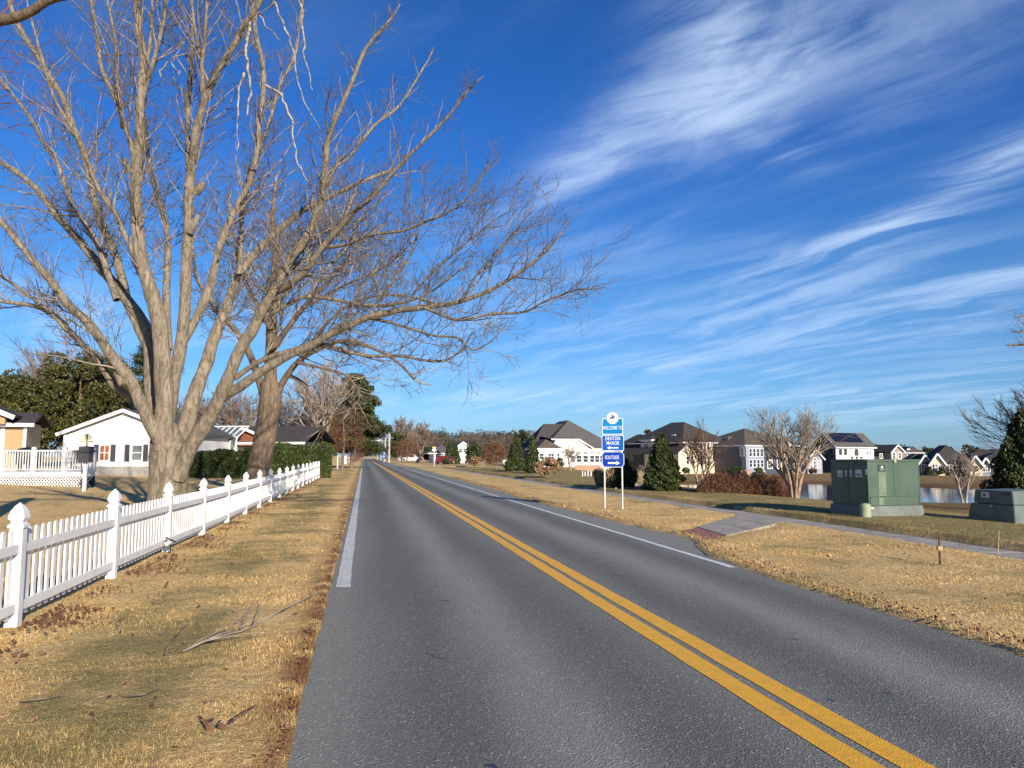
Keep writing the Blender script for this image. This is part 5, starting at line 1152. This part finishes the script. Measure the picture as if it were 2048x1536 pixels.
# rust coloured sedge bank by the pond
def sedge():
    n = 42000; u = rng.random(n); pxs = 1392+(1590-1392)*u; dd = 30+rng.random(n)*3.5; X = (pxs-1024)/F*math.cos(PITCH)*dd; g = T(X, dd)
    top = .88*np.clip(np.minimum(u*7, (1-u)*6), .15, 1)*(.9+.08*np.sin(u*31)+.06*np.sin(u*67)+.05*rng.normal(size=n)); f = rng.random(n)
    P = np.stack([X, dd, g+top*f*(1.05-.12*((dd-31.7)/1.8)**2)], 1); up = np.stack([rng.normal(size=n)*.3, rng.normal(size=n)*.3, np.full(n, 2.2)], 1)
    o = quads(P, rng.uniform(.06, .17, n), 'rust_leaf', 'ground_cover', aspect=.12, up=up); tag(o, 'rust brown ground cover mounded beside the pond bank', 'ground cover', kind='stuff')
sedge()
def myrtle(px, pyb, pyt, halfw, n, label, d=None, m1='myrtle_bark', m2='twig_tan', lv=2, kids=(5, 6, 4), spread=.35, seed=1, name='crape_myrtle', rmin=.006, r0=.055, group=None, up=.05):
    random.seed(seed)
    if d is None: d = hit(px, pyb).y
    X = P3(px, 912, d).x; g = Tz(X, d); H = P3(px, pyt, d).z-g; Wd = halfw*d/F
    t = empty(name, (X, d, g), label, 'tree', group); a = Tubes(); tw = [Tubes(), Tubes()]
    P_ = dict(seg=(4, 3, 3), jit=.12, up=up, levels=lv, kids=kids, ang=.45, ratio=.52, rmin=rmin, rr=.5, lmin=.15, t0=.15)
    for i in range(n):
        th = 2*math.pi*i/n+random.random()*.6; b = Vector((X+.10*math.cos(th), d+.10*math.sin(th), g-.05)); e = Vector((X+Wd*spread*math.cos(th)*random.uniform(.7, 1.2), d+Wd*spread*math.sin(th), g+H*random.uniform(.42, .55)))
        m_ = b.lerp(e, .5)+Vector((-(e.x-b.x)*.18, -(e.y-b.y)*.18, 0))+rv(.04)
        pts = smooth_path([b, m_, e]); rr = np.linspace(r0, r0*.5, len(pts)); a.path(pts, rr, 7)
        for j in range(7):
            k = random.randint(len(pts)//2, len(pts)-1); q = pts[k]; q2 = Vector((X+Wd*random.uniform(-1, 1), d+Wd*random.uniform(-1, 1)*.8, g+H*random.uniform(.82, 1.0))); q2.z -= H*.20*((q2.x-X)/Wd)**2
            q2.x = .72*q2.x+.28*(q.x)
            v = q2-q; grow(tw, q, v.normalized(), v.length*.95, r0*.42, 0, P_)
    a.build('trunk', m1, t); tw[0].build('branches', m2, t); tw[1].build('crown', m2, t); return t
myrtle(1587, 1003, 820, 112, 6, 'bare crape myrtle with pink brown trunks beside the pond bank', d=29, kids=(6, 5, 4), seed=4, rmin=.006, r0=.07, spread=.42)
myrtle(1402, 985, 850, 62, 6, 'smaller bare crape myrtle in front of the cream house', d=31, kids=(4, 4, 3), seed=9, m2='twig_brown', r0=.045, rmin=.005)
myrtle(1140, 930, 890, 22, 3, 'slim bare sapling before the white house wall', d=85, kids=(4, 4, 3), seed=3, r0=.07, rmin=.012)
myrtle(1283, 972, 925, 14, 1, 'thin bare sapling between the sign and the conical evergreen', kids=(4, 3, 3), seed=5, r0=.025, rmin=.005)
myrtle(1924, 998, 900, 34, 4, 'pale leaning leafless tree on the pond bank', d=52, kids=(5, 4, 3), seed=8, m1='twig_tan', r0=.09, rmin=.010, name='bare_tree')
myrtle(2120, 1000, 762, 140, 4, 'tall bare brown tree rising behind the dark evergreen at the right edge', d=40, kids=(16, 11, 4), seed=12, m2='twig_grey', r0=.12, rmin=.009, name='bare_tree')
GB = 'bare trees in the far left distance'
myrtle(85, 930, 690, 80, 4, 'pale grey bare tree rising behind the magnolias', d=110, kids=(8, 7, 4), seed=13, m1='twig_grey', m2='twig_grey', r0=.22, rmin=.025, name='bare_tree', group=GB)
myrtle(470, 925, 775, 90, 5, 'brown grey bare tree behind the sunroom house', d=115, kids=(8, 8, 4), seed=14, m1='twig_grey', m2='twig_grey', r0=.22, rmin=.022, name='bare_tree', group=GB)
myrtle(380, 925, 800, 80, 5, 'low bare tree seen between the two maple trunks', d=120, kids=(8, 8, 4), seed=15, m1='twig_grey', m2='twig_grey', r0=.22, rmin=.022, name='bare_tree', group=GB)
myrtle(640, 930, 720, 85, 4, 'crooked grey bare tree between the second maple and the pine', d=74, kids=(7, 6, 4), seed=16, m1='old_bark', m2='twig_tan', r0=.22, rmin=.014, name='bare_tree', group=GB, spread=.25)
myrtle(570, 930, 790, 70, 4, 'bare tree behind the hedge right of the second maple', d=85, kids=(7, 6, 4), seed=17, m1='old_bark', m2='twig_grey', r0=.18, rmin=.016, name='bare_tree', group=GB)
myrtle(800, 920, 838, 30, 4, 'wispy bare tree above the far utility poles', d=230, kids=(8, 7, 4), seed=18, m2='twig_grey', r0=.3, rmin=.04, name='bare_tree', group=GB)
myrtle(845, 920, 850, 30, 4, 'wispy bare tree right of the far utility poles', d=260, kids=(8, 7, 4), seed=19, m2='twig_grey', r0=.3, rmin=.045, name='bare_tree', group=GB)
# bare branches reaching in from a tree beyond the right edge
def right_tree():
    random.seed(21); D = 24.0; x0 = P3(2230, 912, D).x; root = empty('maple_tree', (x0, D, 0), 'bare tree beyond the right edge with twigs entering the sky', 'tree'); tb = Tubes(); tw = [Tubes(), Tubes()]
    tb.path([(x0, D, -.1), (x0, D, 3), (x0-.1, D, 6.5)], [.3, .24, .15], 12)
    for pix in ([(2230,640),(2140,630),(2080,650),(2040,664)], [(2230,700),(2130,700),(2070,690),(2030,690)], [(2230,610),(2150,600),(2080,615),(2045,632)]): limb(tb, tw, pix, D, D-1, 8, 3, TW, 3, lenf=.55)
    tb.build('trunk', 'old_bark', root); tw[0].build('branches', 'twig', root); tw[1].build('crown', 'twig', root)
right_tree()
# far woods
def woods(name, n, azr, dr, hr, m_, per, leaf, label, seed, asp=.5):
    global rng; rng = np.random.default_rng(seed); Pn = []; Un = []
    for i in range(n):
        pxx = rng.uniform(*azr); d = rng.uniform(*dr); u = (pxx-1024)/F; X = u*d; H = rng.uniform(*hr)*d/F
        P, v = clump_pts((X, d, H*.5), (H*.42, H*.42, H*.50), per, 14, H*.17, .3); Pn.append(P); Un.append(v)
    P = np.concatenate(Pn); v = np.concatenate(Un); o = quads(P, rng.uniform(.6, 1.4, len(P))*leaf, m_, name, aspect=asp, up=v*.7+np.array([0, 0, .4])); tag(o, label, 'woods', kind='stuff')
woods('woods', 120, (770, 1075), (300, 380), (34, 62), 'woods_leaf', 520, .85, 'brown leafless woodland on the horizon beyond the side street', 31, .2)
woods('woods', 80, (800, 1075), (390, 410), (46, 57), 'woods_pine', 420, 1.0, 'dark pine woodland rising behind the brown trees', 32)
woods('woods', 210, (-1300, 790), (240, 400), (36, 66), 'woods_leaf', 400, .9, 'brown leafless woodland behind the houses on the left', 33, .2)
woods('woods', 200, (1040, 3600), (330, 480), (16, 30), 'woods_pine', 260, 1.5, 'low dark woodland far behind the houses across the pond', 34)
plant('far_tree', 'dark treetop rounded above the dark wing roof', 'tree', 1272, 1318, 858, 925, 'woods_pine', 3000, .6, 'ball', d=200)
plant('far_tree', 'dark treetop left of the large grey hipped roof', 'tree', 1036, 1066, 855, 925, 'woods_pine', 3000, .6, 'ball', d=220)

# ------------------------------------------------------------------ fallen branches, cracks on the asphalt
def fallen(pts, r, label, seed, m_='dead_wood', kids=2, side=True, nm='fallen_branch'):
    random.seed(seed); q = [G(*p, .05+.05*(i % 2)) for i, p in enumerate(pts)]; root = empty(nm, tuple(q[0]), label, 'branch'); tb = Tubes(); tw = [Tubes(), Tubes()]
    sp = smooth_path(q); tb.path(sp, np.linspace(r, r*.35, len(sp)), 6)
    P_ = dict(seg=(5, 3, 2), jit=.10, up=.0, levels=1, kids=(3, 2), ang=.35, ratio=.5, rmin=.0028, rr=.5, lmin=.1, t0=.2)
    if side:
        for j in range(9):
            i = random.randint(1, len(sp)-3); dl = (sp[i+1]-sp[i]).normalized(); dr = side_dir(dl, .38); dr.z = abs(dr.z)*.35; grow(tw, sp[i], dr.normalized(), random.uniform(.3, .75), r*.5, 0, P_)
    tb.build('stem', m_, root)
    if side: tw[0].build('twigs', m_, root)
fallen([(365,1303),(420,1278),(500,1256),(560,1222),(640,1184)], .013, 'pale grey fallen branch lying across the left verge grass', 41, 'twig_tan')
fallen([(330,1308),(345,1280),(375,1248)], .009, 'curved dark twig at the butt of the grey fallen branch', 42, 'twig', side=False)
fallen([(455,1448),(485,1430),(515,1409)], .007, 'thin reddish twig beside the curled dead leaf', 43, 'twig_red', side=False)
fallen([(40,1405),(85,1397),(125,1392)], .005, 'thin dark twig lying in the grass near the lower left', 44, 'twig', side=False)
fallen([(245,1393),(285,1389),(320,1378)], .005, 'grey twig half sunk in the grass below the fallen branch', 45, 'twig', side=False)
p = G(430, 1452, .05); lf = quads(np.array([tuple(p+Vector((random.uniform(-.06, .06), random.uniform(-.04, .04), random.uniform(0, .03)))) for _ in range(9)]), np.full(9, .06), 'dry_leaf', 'dead_leaf', flat=.5, aspect=.7); tag(lf, 'curled dark brown dead leaves on the grass near the road edge', 'leaf')
def crack(pts, w_):
    q = [G(*p).xy for p in pts]; V = []; Fc = []
    for i, p in enumerate(q):
        k = w_*(.4+.6*math.sin(math.pi*(i+.4)/(len(q)))); V += [(p.x, p.y-k, .0022), (p.x, p.y+k, .0022)]
        if i: Fc.append((2*i-2, 2*i, 2*i+1, 2*i-1))
    return V, Fc
V = []; Fc = []
for pts, w_ in (([(851,1308),(866,1312),(872,1316),(895,1318)], .012), ([(1182,1106),(1190,1104),(1198,1106)], .03), ([(1190,1112),(1196,1117),(1203,1118)], .03), ([(1210,1126),(1222,1126),(1232,1125)], .025), ([(1230,1150),(1240,1152),(1252,1158)], .02), ([(1248,1139),(1258,1143)], .02), ([(1156,1257),(1168,1257)], .015), ([(1766,1385),(1778,1388),(1788,1389)], .010), ([(1654,1399),(1668,1402)], .016), ([(1580,1278),(1596,1280)], .014), ([(1120,1097),(1145,1096)], .014), ([(1300,1160),(1312,1162),(1325,1168)], .012), ([(970,1530),(985,1532),(995,1536)], .02), ([(875,1200),(900,1202)], .02)):
    v, f = crack(pts, w_); n = len(V); V += v; Fc += [tuple(i+n for i in k) for k in f]
me = bpy.data.meshes.new('road_crack'); me.from_pydata(V, [], Fc); me.update(); o = link('road_crack', me, None, 'ink'); o['kind'] = 'structure'

# ------------------------------------------------------------------ small things beyond the sidewalk
def at_px(px, py): return hit(px, py)
p = hit(1176, 941); d = p.y; t = empty('garden_wall', tuple(p), 'low tan brick garden wall in front of the white house windows', 'wall')
W2 = 26*d/F; q = MB().box(-W2, W2, -.15, .15, -.1, P3(0, 931.5, d).z-p.z); q.build('wall', 'brick_tan', t); MB().box(-W2-.06, W2+.06, -.2, .2, P3(0, 931.5, d).z-p.z+.003, P3(0, 931.5, d).z-p.z+.08).build('coping', 'concrete', t)
for i, (px, py, hp, lb) in enumerate(((1165, 953, 11, 'short white pipe post left of the pampas grass, leftmost of four'), (1170, 952.5, 9, 'short white pipe post second of four left of the pampas grass'), (1176, 953, 12, 'short white pipe post third of four left of the pampas grass'), (1182, 952.5, 10, 'short white pipe post nearest the pampas grass'))):
    p = hit(px, py); d = p.y; r_ = .9*d/F*1.3; H = hp*d/F; t = tag(MB().lathe([(r_, -.1), (r_, H*.9), (r_*.7, H), (0.001, H*1.02)], 10).build('pipe_post', 'vinyl'), lb, 'post', 'white pipe posts by the pampas grass'); t.location = p
for i, (px, py, wp, hp, m_, lb) in enumerate(((1484, 950, 7, 9, 'stone', 'pale garden boulder at the left of the navy house lawn'), (1494, 951, 9, 13, 'brick_tan', 'tall pinkish garden boulder in front of the navy house'), (1524, 949, 11, 11, 'stone', 'broad white garden boulder below the white window bay'), (1464, 949, 8, 6, 'stone', 'low pale boulder at the right foot of the cream house'))):
    p = hit(px, py); d = p.y; random.seed(60+i); r_ = wp*d/F*.75; H = hp*d/F; n = 9; b = MB(); pr = [(1.0, -.1), (1.05, .3), (.85, .7), (.45, .95), (.02, 1.0)]
    b.lathe([(r_*a_, H*z_) for a_, z_ in pr], n); b.v = [(x*random.uniform(.85, 1.15), y*random.uniform(.85, 1.15), z*random.uniform(.92, 1.05)) for x, y, z in b.v]
    o = tag(b.build('boulder', m_), lb, 'boulder', 'boulders on the far lawn'); o.location = p
def rocks():
    random.seed(77); b = MB()
    for i in range(110):
        px = random.uniform(1230, 1300); p = hit(px, {0: 974, 1: 988, 2: 1003}[0 if px < 1310 else (1 if px < 1450 else 2)]+random.uniform(-4, 4)); r_ = random.uniform(.025, .065)
        n0 = len(b.v); b.lathe([(r_, -.05), (r_*1.1, r_*.4), (r_*.6, r_*.9), (.002, r_)], 6, (p.x, p.y, p.z))
        b.v[n0:] = [(x+random.uniform(-.02, .02), y+random.uniform(-.02, .02), z) for x, y, z in b.v[n0:]]
    o = b.build('rubble', 'stone'); tag(o, 'small pale stones scattered along the near pond edge', 'stones', kind='stuff')
rocks()
for px, py, h_, w_, lb in ((1002, 931, 9, 1.6, 'small white sign board on the lawn left of the tall evergreens'), (1010, 933, 13, 3, 'white box by the driveway left of the tall narrow evergreen')):
    p = hit(px, py); d = p.y; H = h_*d/F; Wq = w_*d/F; t = empty('white_marker', tuple(p), lb, 'marker'); MB().box(-Wq*.2, Wq*.2, -.05, .05, -.1, H*.5).build('post', 'vinyl', t); MB().box(-Wq, Wq, -.08, .08, H*.5, H).build('board', 'vinyl', t)
